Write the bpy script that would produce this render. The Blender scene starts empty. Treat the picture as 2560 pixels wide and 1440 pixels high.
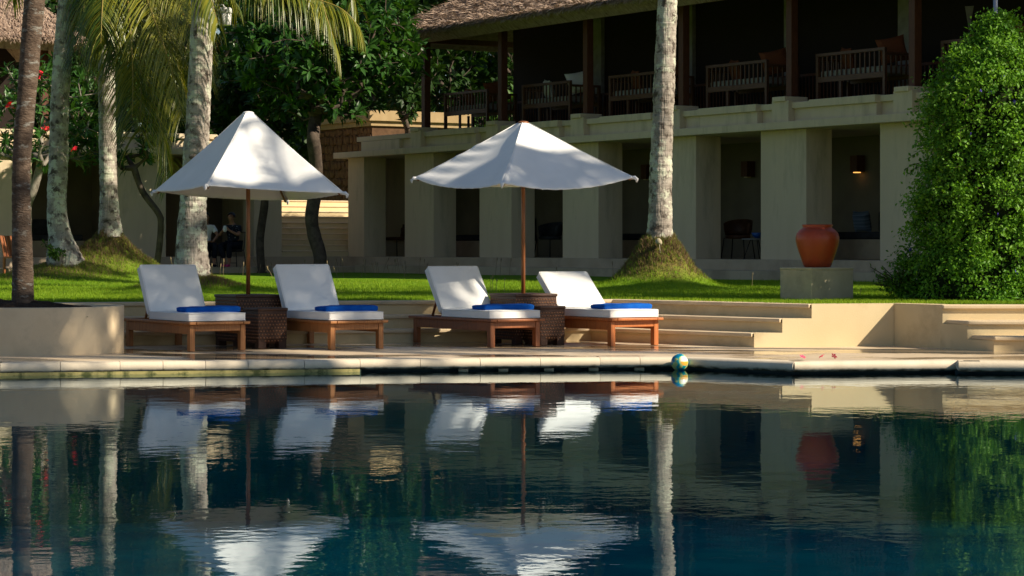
import bpy, bmesh, math, random
import numpy as np
from mathutils import Vector, Matrix, noise as mnoise

S = bpy.context.scene
COL = S.collection
R = math.radians
random.seed(7)
rng = np.random.default_rng(11)

# ------------------------------------------------------------------ camera
F = 6000.0            # focal length in pixels of a 2560 wide picture
HOR = 615.0           # horizon row
CZ = 1.14             # camera height above the pool deck
cam_d = bpy.data.cameras.new('camera')
cam = bpy.data.objects.new('camera', cam_d)
COL.objects.link(cam)
cam.location = (0, 0, CZ)
cam.rotation_euler = (R(90), 0, 0)
cam_d.sensor_width = 36.0
cam_d.lens = F / 2560.0 * 36.0
cam_d.shift_y = -(720.0 - HOR) / 2560.0
cam_d.clip_start = 0.1
cam_d.clip_end = 2000
S.camera = cam

# ------------------------------------------------------------------ light
SUN_EL = R(33)
SUN_H = Vector((0.93, -0.37, 0)).normalized()
SUN = Vector((SUN_H.x * math.cos(SUN_EL), SUN_H.y * math.cos(SUN_EL), math.sin(SUN_EL)))
world = bpy.data.worlds.new('World')
S.world = world
world.use_nodes = True
wn = world.node_tree
bg = wn.nodes['Background']
sky = wn.nodes.new('ShaderNodeTexSky')
sky.sky_type = 'NISHITA'
sky.sun_disc = False
sky.sun_elevation = SUN_EL
sky.sun_rotation = math.atan2(SUN_H.x, SUN_H.y)
wn.links.new(sky.outputs[0], bg.inputs[0])
sky.ozone_density = 2.5
sky.dust_density = 0.6
bg.inputs[1].default_value = 0.06
sun_d = bpy.data.lights.new('sun', 'SUN')
sun_d.energy = 5.0
sun_d.angle = R(0.53)
sun_d.color = (1.0, 0.88, 0.70)
sun = bpy.data.objects.new('sun', sun_d)
COL.objects.link(sun)
sun.rotation_euler = SUN.to_track_quat('Z', 'Y').to_euler()
sun.location = (20, -20, 30)
S.view_settings.view_transform = 'Standard'
S.view_settings.look = 'None'
S.view_settings.exposure = 0.62
S.view_settings.gamma = 1.0
S.view_settings.use_curve_mapping = False
S.cycles.max_bounces = 8
S.cycles.diffuse_bounces = 4
S.cycles.glossy_bounces = 4
S.cycles.transparent_max_bounces = 8
S.cycles.caustics_reflective = False
S.cycles.caustics_refractive = False

# ------------------------------------------------------------------ helpers
def at(px, py, Y):
    """world point seen at picture position px, py at distance Y"""
    return Vector(((px - 1280) / F * Y, Y, CZ + (HOR - py) / F * Y))

def on(px, py, z):
    Y = (CZ - z) * F / (py - HOR)
    return Vector(((px - 1280) / F * Y, Y, z))

def tag(o, label=None, cat=None, group=None, kind=None):
    if label: o['label'] = label
    if cat: o['category'] = cat
    if group: o['group'] = group
    if kind: o['kind'] = kind
    return o

def empty(name, loc=(0, 0, 0), rz=0.0, label=None, cat=None, group=None, kind=None):
    o = bpy.data.objects.new(name, None)
    COL.objects.link(o)
    o.location = loc
    o.rotation_euler = (0, 0, rz)
    o.empty_display_size = 0.2
    return tag(o, label, cat, group, kind)

def link(name, me, parent=None, loc=(0, 0, 0), rot=(0, 0, 0)):
    o = bpy.data.objects.new(name, me)
    COL.objects.link(o)
    o.location = loc
    o.rotation_euler = rot
    if parent: o.parent = parent
    return o

def copy_tree(o, parent=None):
    c = o.copy()
    COL.objects.link(c)
    c.parent = parent
    for ch in [x for x in bpy.data.objects if x.parent == o]:
        copy_tree(ch, c)
    return c

class MB:
    def __init__(self):
        self.v = []; self.f = []
    def quad(self, a, b, c, d):
        n = len(self.v); self.v += [tuple(a), tuple(b), tuple(c), tuple(d)]
        self.f.append((n, n + 1, n + 2, n + 3))
    def tri(self, a, b, c):
        n = len(self.v); self.v += [tuple(a), tuple(b), tuple(c)]
        self.f.append((n, n + 1, n + 2))
    def box(self, x0, x1, y0, y1, z0, z1, m=None):
        n = len(self.v)
        vs = [(x0, y0, z0), (x1, y0, z0), (x1, y1, z0), (x0, y1, z0), (x0, y0, z1), (x1, y0, z1), (x1, y1, z1), (x0, y1, z1)]
        if m is not None: vs = [tuple(m @ Vector(p)) for p in vs]
        self.v += vs
        for q in ((0, 3, 2, 1), (4, 5, 6, 7), (0, 1, 5, 4), (1, 2, 6, 5), (2, 3, 7, 6), (3, 0, 4, 7)):
            self.f.append(tuple(n + i for i in q))
        return self
    def prism(self, poly, z0, z1):
        """poly counter clockwise seen from above"""
        n = len(self.v); k = len(poly)
        self.v += [(p[0], p[1], z0) for p in poly] + [(p[0], p[1], z1) for p in poly]
        self.f.append(tuple(n + i for i in reversed(range(k))))
        self.f.append(tuple(n + k + i for i in range(k)))
        for i in range(k):
            j = (i + 1) % k
            self.f.append((n + i, n + j, n + k + j, n + k + i))
        return self
    def tube(self, pts, rad, seg=8, cap=True):
        pts = [Vector(p) for p in pts]
        n0 = len(self.v)
        ref = Vector((0.31, 0.12, 0.94))
        for i, p in enumerate(pts):
            a = pts[max(0, i - 1)]; b = pts[min(len(pts) - 1, i + 1)]
            t = (b - a)
            if t.length < 1e-9: t = Vector((0, 0, 1))
            t.normalize()
            r0 = ref if abs(t.dot(ref)) < 0.95 else Vector((1, 0, 0))
            u = t.cross(r0).normalized(); w = t.cross(u)
            r = rad[i] if hasattr(rad, '__len__') else rad
            for k in range(seg):
                an = 2 * math.pi * k / seg
                self.v.append(tuple(p + u * (math.cos(an) * r) + w * (math.sin(an) * r)))
        for i in range(len(pts) - 1):
            for k in range(seg):
                j = (k + 1) % seg
                a = n0 + i * seg
                self.f.append((a + k, a + seg + k, a + seg + j, a + j))
        if cap:
            self.f.append(tuple(n0 + k for k in range(seg)))
            e = n0 + (len(pts) - 1) * seg
            self.f.append(tuple(e + k for k in reversed(range(seg))))
        return self
    def lathe(self, prof, seg=24, center=(0, 0, 0), cap=True):
        n0 = len(self.v)
        for (r, z) in prof:
            for k in range(seg):
                a = 2 * math.pi * k / seg
                self.v.append((center[0] + r * math.cos(a), center[1] + r * math.sin(a), center[2] + z))
        for i in range(len(prof) - 1):
            for k in range(seg):
                j = (k + 1) % seg
                a = n0 + i * seg
                self.f.append((a + k, a + j, a + seg + j, a + seg + k))
        if cap:
            self.f.append(tuple(n0 + k for k in reversed(range(seg))))
            e = n0 + (len(prof) - 1) * seg
            self.f.append(tuple(e + k for k in range(seg)))
        return self
    def mesh(self, name, mat, smooth=False):
        me = bpy.data.meshes.new(name)
        me.from_pydata(self.v, [], self.f)
        me.update()
        if mat: me.materials.append(mat)
        if smooth:
            me.polygons.foreach_set('use_smooth', [True] * len(me.polygons))
        return me
    def build(self, name, mat, parent=None, smooth=False, loc=(0, 0, 0), rot=(0, 0, 0), bevel=0, seg=2):
        o = link(name, self.mesh(name, mat, smooth), parent, loc, rot)
        if bevel:
            b = o.modifiers.new('bevel', 'BEVEL'); b.width = bevel; b.segments = seg
            b.limit_method = 'ANGLE'; b.angle_limit = R(40)
        return o

def box(name, x0, x1, y0, y1, z0, z1, mat, parent=None, bevel=0, seg=2):
    cx, cy, cz = (x0 + x1) / 2, (y0 + y1) / 2, (z0 + z1) / 2
    m = MB().box(x0 - cx, x1 - cx, y0 - cy, y1 - cy, z0 - cz, z1 - cz)
    return m.build(name, mat, parent, False, (cx, cy, cz), bevel=bevel, seg=seg)

def np_mesh(name, V, T, mat, var=None, smooth=False):
    me = bpy.data.meshes.new(name)
    V = np.ascontiguousarray(V, dtype=np.float32); T = np.ascontiguousarray(T, dtype=np.int32)
    me.vertices.add(len(V)); me.vertices.foreach_set('co', V.ravel())
    me.loops.add(T.size); me.loops.foreach_set('vertex_index', T.ravel())
    me.polygons.add(len(T))
    me.polygons.foreach_set('loop_start', np.arange(0, T.size, 3, dtype=np.int32))
    me.polygons.foreach_set('loop_total', np.full(len(T), 3, dtype=np.int32))
    if smooth: me.polygons.foreach_set('use_smooth', np.ones(len(T), dtype=bool))
    me.update(calc_edges=True)
    if var is not None:
        a = me.attributes.new('var', 'FLOAT', 'POINT')
        a.data.foreach_set('value', np.ascontiguousarray(var, dtype=np.float32))
    if mat: me.materials.append(mat)
    return me

def unit(a):
    return a / np.maximum(np.linalg.norm(a, axis=1, keepdims=True), 1e-9)

def leaves(P, D, N, L, W, fold=0.15, rs=None):
    """many leaves: base P, direction D, approximate normal N, length L, width W"""
    n = len(P)
    D = unit(D); X = unit(np.cross(D, N)); N = np.cross(X, D)
    L = np.broadcast_to(np.asarray(L, float), (n,))[:, None]; W = np.broadcast_to(np.asarray(W, float), (n,))[:, None]
    V = np.empty((n, 5, 3))
    V[:, 0] = P
    V[:, 1] = P + D * L * 0.58 + X * W * 0.5 + N * W * fold
    V[:, 2] = P + D * L * 0.58 - X * W * 0.5 + N * W * fold
    V[:, 3] = P + D * L * 0.52
    V[:, 4] = P + D * L - N * L * 0.10
    base = (np.arange(n) * 5)[:, None, None]
    T = np.array([[0, 1, 3], [0, 3, 2], [1, 4, 3], [3, 4, 2]])[None] + base
    var = np.repeat((rs if rs is not None else rng.random(n)), 5)
    return V.reshape(-1, 3), T.reshape(-1, 3), var

# ------------------------------------------------------------------ materials
def mat(name, c1, c2=None, scale=6.0, rough=0.7, bump=0.0, bscale=40.0, spec=0.4, stretch=None, detail=4.0, metal=0.0,
        rough2=None, c3=None, s3=1.2, f3=(0.55, 0.7), bdist=0.01):
    m = bpy.data.materials.new(name); m.use_nodes = True
    nt = m.node_tree; b = nt.nodes['Principled BSDF']
    b.inputs['Roughness'].default_value = rough
    b.inputs['Metallic'].default_value = metal
    b.inputs['Specular IOR Level'].default_value = spec
    tc = nt.nodes.new('ShaderNodeTexCoord'); mp = nt.nodes.new('ShaderNodeMapping')
    nt.links.new(tc.outputs['Object'], mp.inputs[0])
    if stretch: mp.inputs['Scale'].default_value = stretch
    b.inputs['Base Color'].default_value = (*c1, 1)
    col = None
    if c2:
        nz = nt.nodes.new('ShaderNodeTexNoise'); nz.inputs['Scale'].default_value = scale; nz.inputs['Detail'].default_value = detail
        nt.links.new(mp.outputs[0], nz.inputs['Vector'])
        rp = nt.nodes.new('ShaderNodeValToRGB')
        rp.color_ramp.elements[0].position = 0.35; rp.color_ramp.elements[0].color = (*c1, 1)
        rp.color_ramp.elements[1].position = 0.68; rp.color_ramp.elements[1].color = (*c2, 1)
        nt.links.new(nz.outputs['Fac'], rp.inputs[0]); col = rp.outputs[0]
        if rough2 is not None:
            mr = nt.nodes.new('ShaderNodeMapRange')
            mr.inputs['From Min'].default_value = 0.35; mr.inputs['From Max'].default_value = 0.65
            mr.inputs['To Min'].default_value = rough; mr.inputs['To Max'].default_value = rough2
            nt.links.new(nz.outputs['Fac'], mr.inputs['Value']); nt.links.new(mr.outputs[0], b.inputs['Roughness'])
    if c3:
        n3 = nt.nodes.new('ShaderNodeTexNoise'); n3.inputs['Scale'].default_value = s3; n3.inputs['Detail'].default_value = 6
        n3.inputs['Roughness'].default_value = 0.65
        nt.links.new(mp.outputs[0], n3.inputs['Vector'])
        r3 = nt.nodes.new('ShaderNodeMapRange'); r3.inputs['From Min'].default_value = f3[0]; r3.inputs['From Max'].default_value = f3[1]
        nt.links.new(n3.outputs['Fac'], r3.inputs['Value'])
        mx = nt.nodes.new('ShaderNodeMix'); mx.data_type = 'RGBA'
        nt.links.new(r3.outputs[0], mx.inputs['Factor'])
        if col: nt.links.new(col, mx.inputs['A'])
        else: mx.inputs['A'].default_value = (*c1, 1)
        mx.inputs['B'].default_value = (*c3, 1)
        col = mx.outputs['Result']
    if col: nt.links.new(col, b.inputs['Base Color'])
    if bump:
        nb = nt.nodes.new('ShaderNodeTexNoise'); nb.inputs['Scale'].default_value = bscale; nb.inputs['Detail'].default_value = 5
        nt.links.new(mp.outputs[0], nb.inputs['Vector'])
        bp = nt.nodes.new('ShaderNodeBump'); bp.inputs['Strength'].default_value = bump; bp.inputs['Distance'].default_value = bdist
        nt.links.new(nb.outputs['Fac'], bp.inputs['Height']); nt.links.new(bp.outputs[0], b.inputs['Normal'])
    return m

def leaf_mat(name, ca, cb, trans=0.3, rough=0.45, spec=0.35, tcol=None):
    m = bpy.data.materials.new(name); m.use_nodes = True
    nt = m.node_tree; b = nt.nodes['Principled BSDF']; out = nt.nodes['Material Output']
    at_ = nt.nodes.new('ShaderNodeAttribute'); at_.attribute_name = 'var'
    rp = nt.nodes.new('ShaderNodeValToRGB')
    rp.color_ramp.elements[0].color = (*ca, 1); rp.color_ramp.elements[1].color = (*cb, 1)
    nt.links.new(at_.outputs['Fac'], rp.inputs[0]); nt.links.new(rp.outputs[0], b.inputs['Base Color'])
    b.inputs['Roughness'].default_value = rough; b.inputs['Specular IOR Level'].default_value = spec
    tr = nt.nodes.new('ShaderNodeBsdfTranslucent')
    hs = nt.nodes.new('ShaderNodeMix'); hs.data_type = 'RGBA'; hs.blend_type = 'MULTIPLY'; hs.inputs['Factor'].default_value = 1
    nt.links.new(rp.outputs[0], hs.inputs['A']); hs.inputs['B'].default_value = (*(tcol or (1.6, 1.5, 0.5)), 1)
    nt.links.new(hs.outputs['Result'], tr.inputs[0])
    mx = nt.nodes.new('ShaderNodeMixShader'); mx.inputs[0].default_value = trans
    nt.links.new(b.outputs[0], mx.inputs[1]); nt.links.new(tr.outputs[0], mx.inputs[2]); nt.links.new(mx.outputs[0], out.inputs[0])
    return m

M = {}
M['plaster'] = mat('plaster', (0.60, 0.485, 0.325), (0.66, 0.54, 0.37), 1.3, 0.85, 0.12, 60, 0.25, stretch=(1.8, 1.8, 0.4), c3=(0.40, 0.325, 0.215), s3=1.3, f3=(0.52, 0.78))
M['plaster_floor'] = mat('plaster_floor', (0.42, 0.33, 0.22), (0.50, 0.40, 0.28), 1.5, 0.8, 0.1, 40, 0.3, c3=(0.30, 0.23, 0.16), s3=1.1, f3=(0.5, 0.75))
M['sandstone'] = mat('sandstone', (0.63, 0.505, 0.295), (0.70, 0.57, 0.345), 1.6, 0.85, 0.15, 70, 0.25, c3=(0.46, 0.35, 0.19), s3=1.3, f3=(0.52, 0.75))
M['nosing'] = mat('nosing', (0.61, 0.48, 0.31), (0.69, 0.55, 0.36), 4, 0.7, 0.15, 50, 0.3, c3=(0.40, 0.31, 0.21), s3=2.0, f3=(0.55, 0.8))
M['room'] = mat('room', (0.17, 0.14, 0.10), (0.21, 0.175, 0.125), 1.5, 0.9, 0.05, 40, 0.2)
M['stone'] = mat('stone', (0.13, 0.066, 0.03), (0.22, 0.115, 0.052), 7, 0.9, 0.6, 25, 0.2, c3=(0.07, 0.038, 0.02), s3=5, f3=(0.5, 0.75))
M['wall_cap'] = mat('wall_cap', (0.33, 0.23, 0.115), (0.40, 0.29, 0.155), 3, 0.85, 0.2, 40, 0.2)
M['mortar'] = mat('mortar', (0.09, 0.052, 0.03), (0.13, 0.075, 0.042), 8, 0.95, 0.3, 50, 0.1)
M['canvas'] = mat('canvas', (0.78, 0.78, 0.76), (0.83, 0.83, 0.81), 3, 0.9, 0.12, 260, 0.15, c3=(0.70, 0.69, 0.65), s3=1.4, f3=(0.55, 0.9))
M['cushion'] = mat('cushion', (0.80, 0.80, 0.78), (0.84, 0.84, 0.82), 4, 0.9, 0.15, 220, 0.15, c3=(0.72, 0.71, 0.68), s3=2.5, f3=(0.55, 0.9))
M['teak'] = mat('teak', (0.30, 0.115, 0.035), (0.46, 0.20, 0.065), 5, 0.5, 0.25, 18, 0.4, stretch=(14, 14, 1.2), c3=(0.17, 0.065, 0.025), s3=1.2, f3=(0.5, 0.8))
M['teak_dark'] = mat('teak_dark', (0.22, 0.07, 0.022), (0.34, 0.11, 0.035), 5, 0.45, 0.25, 18, 0.45, stretch=(14, 14, 1.2), c3=(0.10, 0.035, 0.015), s3=1.2, f3=(0.5, 0.8))
M['teak_red'] = mat('teak_red', (0.42, 0.12, 0.03), (0.55, 0.18, 0.045), 5, 0.45, 0.25, 18, 0.45, stretch=(14, 14, 1.2), c3=(0.24, 0.06, 0.02), s3=1.2, f3=(0.5, 0.8))
M['pole_wood'] = mat('pole_wood', (0.20, 0.068, 0.02), (0.32, 0.115, 0.032), 6, 0.4, 0.15, 20, 0.45, stretch=(18, 18, 1.0), c3=(0.10, 0.035, 0.014), s3=2.0, f3=(0.5, 0.75))
M['wood_dark'] = mat('wood_dark', (0.075, 0.025, 0.012), (0.12, 0.042, 0.02), 6, 0.55, 0.15, 30, 0.3, stretch=(10, 10, 1))
M['wood_bench'] = mat('wood_bench', (0.07, 0.028, 0.013), (0.11, 0.046, 0.022), 6, 0.5, 0.15, 30, 0.35, stretch=(1, 10, 10))
M['blind'] = mat('blind', (0.012, 0.008, 0.006), (0.022, 0.014, 0.010), 12, 0.8, 0.4, 60, 0.2, stretch=(1, 1, 12))
M['wicker'] = mat('wicker', (0.034, 0.0135, 0.007), (0.062, 0.026, 0.013), 30, 0.45, 0.5, 120, 0.3)
M['wicker_knot_glint'] = mat('wicker_knot_glint', (0.21, 0.095, 0.045), (0.31, 0.15, 0.075), 40, 0.35, 0, 60, 0.5)  # lighter than the wicker: sun highlights put into the colour
M['towel'] = mat('towel', (0.006, 0.085, 0.42), (0.010, 0.12, 0.50), 9, 0.95, 0.7, 160, 0.1)
M['urn'] = mat('urn', (0.30, 0.042, 0.010), (0.39, 0.064, 0.015), 2.5, 0.42, 0.12, 30, 0.4, c3=(0.19, 0.030, 0.010), s3=2.5, f3=(0.5, 0.8))
M['concrete'] = mat('concrete', (0.42, 0.36, 0.235), (0.49, 0.42, 0.28), 5, 0.9, 0.3, 50, 0.2, c3=(0.25, 0.23, 0.16), s3=2.2, f3=(0.5, 0.75))
M['white'] = mat('white', (0.78, 0.77, 0.72), (0.83, 0.82, 0.78), 8, 0.5, 0, 50, 0.4)
M['black'] = mat('black', (0.015, 0.015, 0.016), None, rough=0.5)
M['metal_dark'] = mat('metal_dark', (0.03, 0.028, 0.026), None, rough=0.4, metal=0.6)
M['steel'] = mat('steel', (0.35, 0.36, 0.38), (0.45, 0.46, 0.48), 10, 0.35, 0, metal=0.9)
M['soil'] = mat('soil', (0.022, 0.016, 0.012), (0.05, 0.036, 0.026), 12, 0.95, 1.0, 30, 0.1, bdist=0.03)
M['thatch'] = mat('thatch', (0.32, 0.23, 0.175), (0.48, 0.36, 0.28), 9, 0.9, 1.0, 28, 0.15, stretch=(2.2, 1.0, 1.0), c3=(0.16, 0.10, 0.07), s3=5, f3=(0.52, 0.72), bdist=0.06)
M['straw'] = leaf_mat('straw', (0.28, 0.20, 0.15), (0.54, 0.41, 0.31), 0.1, 0.8, 0.15, (1.2, 1.0, 0.7))
M['mattress'] = mat('mattress', (0.035, 0.036, 0.04), (0.055, 0.056, 0.06), 6, 0.9, 0.2, 90, 0.1)
M['pillow_rust'] = mat('pillow_rust', (0.14, 0.042, 0.018), (0.21, 0.075, 0.032), 60, 0.9, 0.3, 160, 0.1)
M['pillow_white'] = mat('pillow_white', (0.60, 0.58, 0.52), (0.68, 0.66, 0.60), 6, 0.9, 0.2, 90, 0.1)
M['pillow_grey'] = mat('pillow_grey', (0.20, 0.19, 0.17), (0.26, 0.25, 0.23), 6, 0.9, 0.2, 90, 0.1)
M['skin'] = mat('skin', (0.32, 0.155, 0.085), (0.37, 0.185, 0.105), 8, 0.5, 0, 60, 0.35)
M['hair'] = mat('hair', (0.010, 0.008, 0.007), (0.02, 0.016, 0.014), 60, 0.45, 0.4, 90, 0.4)
M['shirt_dark'] = mat('shirt_dark', (0.012, 0.014, 0.022), (0.02, 0.022, 0.032), 8, 0.9, 0.2, 70, 0.1, c3=(0.55, 0.58, 0.62), s3=26, f3=(0.62, 0.66))
M['trousers'] = mat('trousers', (0.010, 0.011, 0.018), (0.016, 0.018, 0.026), 9, 0.9, 0.2, 70, 0.1)
M['pink'] = mat('pink', (0.55, 0.03, 0.16), (0.65, 0.05, 0.22), 9, 0.6)
M['petal_pink'] = mat('petal_pink', (0.62, 0.035, 0.11), (0.72, 0.07, 0.18), 20, 0.6)
M['petal_red'] = mat('petal_red', (0.60, 0.008, 0.02), (0.70, 0.02, 0.035), 20, 0.6)
M['petal_blue'] = mat('petal_blue', (0.08, 0.05, 0.50), (0.13, 0.08, 0.6), 20, 0.6)
M['bark_frangipani'] = mat('bark_frangipani', (0.17, 0.145, 0.12), (0.27, 0.24, 0.20), 9, 0.85, 0.6, 30, 0.2, c3=(0.08, 0.065, 0.05), s3=5, f3=(0.5, 0.7))
M['bark_dark'] = mat('bark_dark', (0.065, 0.048, 0.036), (0.11, 0.085, 0.065), 7, 0.9, 0.8, 26, 0.2, c3=(0.03, 0.024, 0.02), s3=4, f3=(0.5, 0.7))
M['vine_stem'] = mat('vine_stem', (0.05, 0.045, 0.02), (0.08, 0.07, 0.03), 9, 0.9, 0.6, 30, 0.2)
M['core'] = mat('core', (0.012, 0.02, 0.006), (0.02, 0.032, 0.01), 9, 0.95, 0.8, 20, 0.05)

M['leaf_frangipani'] = leaf_mat('leaf_frangipani', (0.018, 0.066, 0.011), (0.055, 0.145, 0.024), 0.22, 0.38, 0.4)
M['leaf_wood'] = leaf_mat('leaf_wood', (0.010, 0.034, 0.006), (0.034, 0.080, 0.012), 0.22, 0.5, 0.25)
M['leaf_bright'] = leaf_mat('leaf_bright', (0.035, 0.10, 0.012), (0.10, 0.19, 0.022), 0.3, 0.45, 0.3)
M['leaf_vine'] = leaf_mat('leaf_vine', (0.045, 0.155, 0.008), (0.17, 0.35, 0.020), 0.28, 0.5, 0.25)
M['leaf_palm'] = leaf_mat('leaf_palm', (0.055, 0.10, 0.012), (0.25, 0.24, 0.022), 0.25, 0.38, 0.4, (1.5, 1.3, 0.4))
M['leaf_dry'] = leaf_mat('leaf_dry', (0.14, 0.09, 0.045), (0.24, 0.17, 0.085), 0.15, 0.7, 0.2, (1.2, 1.0, 0.6))
M['rachis'] = mat('rachis', (0.20, 0.16, 0.03), (0.28, 0.21, 0.045), 8, 0.5, 0.1, 40, 0.35)
M['grass_blade'] = leaf_mat('grass_blade', (0.11, 0.23, 0.008), (0.25, 0.35, 0.022), 0.3, 0.6, 0.15)
M['seed_stalk'] = mat('seed_stalk', (0.20, 0.15, 0.08), (0.30, 0.22, 0.12), 9, 0.8)

def palm_bark():
    m = mat('palm_bark', (0.27, 0.23, 0.195), (0.44, 0.39, 0.335), 5, 0.9, 0, 30, 0.15, c3=(0.085, 0.068, 0.056), s3=7, f3=(0.50, 0.62))
    nt = m.node_tree; b = nt.nodes['Principled BSDF']
    tc = nt.nodes.new('ShaderNodeTexCoord')
    # lichen patches
    n1 = nt.nodes.new('ShaderNodeTexNoise'); n1.inputs['Scale'].default_value = 4.5; n1.inputs['Detail'].default_value = 8; n1.inputs['Roughness'].default_value = 0.72
    nt.links.new(tc.outputs['Object'], n1.inputs['Vector'])
    mr = nt.nodes.new('ShaderNodeMapRange'); mr.inputs['From Min'].default_value = 0.52; mr.inputs['From Max'].default_value = 0.565
    nt.links.new(n1.outputs['Fac'], mr.inputs['Value'])
    mx = nt.nodes.new('ShaderNodeMix'); mx.data_type = 'RGBA'; mx.inputs['B'].default_value = (0.52, 0.52, 0.41, 1)
    nt.links.new(mr.outputs[0], mx.inputs['Factor'])
    nt.links.new(b.inputs['Base Color'].links[0].from_socket, mx.inputs['A'])
    nt.links.new(mx.outputs['Result'], b.inputs['Base Color'])
    # vertical cracks and ring relief
    mp = nt.nodes.new('ShaderNodeMapping'); mp.inputs['Scale'].default_value = (40, 40, 5)
    nt.links.new(tc.outputs['Object'], mp.inputs[0])
    n2 = nt.nodes.new('ShaderNodeTexNoise'); n2.inputs['Scale'].default_value = 1.0; n2.inputs['Detail'].default_value = 5
    nt.links.new(mp.outputs[0], n2.inputs['Vector'])
    mp3 = nt.nodes.new('ShaderNodeMapping'); mp3.inputs['Scale'].default_value = (3, 3, 26)
    nt.links.new(tc.outputs['Object'], mp3.inputs[0])
    n3 = nt.nodes.new('ShaderNodeTexNoise'); n3.inputs['Scale'].default_value = 1.0; n3.inputs['Detail'].default_value = 4
    nt.links.new(mp3.outputs[0], n3.inputs['Vector'])
    ad = nt.nodes.new('ShaderNodeMath'); ad.operation = 'ADD'
    nt.links.new(n2.outputs['Fac'], ad.inputs[0]); nt.links.new(n3.outputs['Fac'], ad.inputs[1])
    bp = nt.nodes.new('ShaderNodeBump'); bp.inputs['Strength'].default_value = 0.9; bp.inputs['Distance'].default_value = 0.02
    nt.links.new(ad.outputs[0], bp.inputs['Height']); nt.links.new(bp.outputs[0], b.inputs['Normal'])
    return m
M['palm_bark'] = palm_bark()
M['palm_bark_dark'] = mat('palm_bark_dark', (0.070, 0.048, 0.034), (0.14, 0.10, 0.072), 9, 0.9, 0.9, 30, 0.15, stretch=(1, 1, 2.5), c3=(0.24, 0.23, 0.20), s3=7, f3=(0.56, 0.66), bdist=0.02)

def deck_mat():
    m = bpy.data.materials.new('wet_deck'); m.use_nodes = True
    nt = m.node_tree; b = nt.nodes['Principled BSDF']
    tc = nt.nodes.new('ShaderNodeTexCoord')
    def noise(s, d, r=0.55, sc=(1, 1, 1)):
        mp = nt.nodes.new('ShaderNodeMapping'); mp.inputs['Scale'].default_value = sc
        nt.links.new(tc.outputs['Object'], mp.inputs[0])
        n = nt.nodes.new('ShaderNodeTexNoise'); n.inputs['Scale'].default_value = s; n.inputs['Detail'].default_value = d; n.inputs['Roughness'].default_value = r
        nt.links.new(mp.outputs[0], n.inputs['Vector']); return n.outputs['Fac']
    def rng_(src, a, c, lo, hi):
        mr = nt.nodes.new('ShaderNodeMapRange'); mr.inputs['From Min'].default_value = a; mr.inputs['From Max'].default_value = c
        mr.inputs['To Min'].default_value = lo; mr.inputs['To Max'].default_value = hi
        nt.links.new(src, mr.inputs['Value']); return mr.outputs[0]
    wet = rng_(noise(0.75, 5, 0.6, (0.6, 1.0, 1)), 0.48, 0.56, 0, 1)
    stain = noise(3.0, 6)
    rp = nt.nodes.new('ShaderNodeValToRGB')
    rp.color_ramp.elements[0].position = 0.3; rp.color_ramp.elements[0].color = (0.56, 0.435, 0.285, 1)
    rp.color_ramp.elements[1].position = 0.7; rp.color_ramp.elements[1].color = (0.70, 0.56, 0.385, 1)
    nt.links.new(stain, rp.inputs[0])
    mx = nt.nodes.new('ShaderNodeMix'); mx.data_type = 'RGBA'; mx.inputs['B'].default_value = (0.30, 0.21, 0.13, 1)
    nt.links.new(rng_(wet, 0, 1, 0, 0.75), mx.inputs['Factor']); nt.links.new(rp.outputs[0], mx.inputs['A'])
    nt.links.new(mx.outputs['Result'], b.inputs['Base Color'])
    nt.links.new(rng_(wet, 0, 1, 0.5, 0.06), b.inputs['Roughness'])
    b.inputs['Specular IOR Level'].default_value = 0.5
    bp = nt.nodes.new('ShaderNodeBump'); bp.inputs['Strength'].default_value = 0.08; bp.inputs['Distance'].default_value = 0.004
    nt.links.new(noise(30, 3), bp.inputs['Height']); nt.links.new(bp.outputs[0], b.inputs['Normal'])
    return m
M['deck'] = deck_mat()

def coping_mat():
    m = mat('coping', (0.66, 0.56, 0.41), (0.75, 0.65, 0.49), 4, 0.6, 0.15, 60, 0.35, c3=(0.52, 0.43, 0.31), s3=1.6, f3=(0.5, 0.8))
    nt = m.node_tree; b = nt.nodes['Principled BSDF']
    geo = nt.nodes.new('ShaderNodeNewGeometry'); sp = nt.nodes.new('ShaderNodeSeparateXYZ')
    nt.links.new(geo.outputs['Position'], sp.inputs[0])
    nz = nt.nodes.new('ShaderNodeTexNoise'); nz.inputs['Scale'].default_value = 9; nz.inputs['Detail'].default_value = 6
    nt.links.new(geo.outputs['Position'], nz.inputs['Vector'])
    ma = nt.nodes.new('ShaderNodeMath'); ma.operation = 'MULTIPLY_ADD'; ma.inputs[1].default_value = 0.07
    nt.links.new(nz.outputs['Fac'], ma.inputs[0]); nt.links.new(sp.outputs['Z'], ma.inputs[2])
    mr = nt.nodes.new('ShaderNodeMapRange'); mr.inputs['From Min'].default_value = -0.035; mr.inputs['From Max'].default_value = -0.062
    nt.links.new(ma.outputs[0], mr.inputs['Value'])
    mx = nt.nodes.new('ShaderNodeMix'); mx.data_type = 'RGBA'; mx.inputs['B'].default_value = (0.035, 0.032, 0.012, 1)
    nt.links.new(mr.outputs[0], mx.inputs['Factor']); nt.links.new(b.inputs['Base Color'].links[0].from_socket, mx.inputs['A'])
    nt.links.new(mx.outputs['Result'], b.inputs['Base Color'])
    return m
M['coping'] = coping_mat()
M['algae'] = mat('algae', (0.36, 0.31, 0.11), (0.46, 0.40, 0.16), 6, 0.7, 0.2, 40, 0.3, c3=(0.09, 0.10, 0.03), s3=6, f3=(0.48, 0.62))
M['slot_shade'] = mat('slot_shade', (0.015, 0.04, 0.05), (0.03, 0.06, 0.07), 6, 0.6)
M['pool_tile'] = mat('pool_tile', (0.006, 0.66, 0.60), (0.010, 0.80, 0.74), 1.2, 0.5, 0, 20, 0.3, c3=(0.005, 0.36, 0.45), s3=0.35, f3=(0.45, 0.6))

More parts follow.
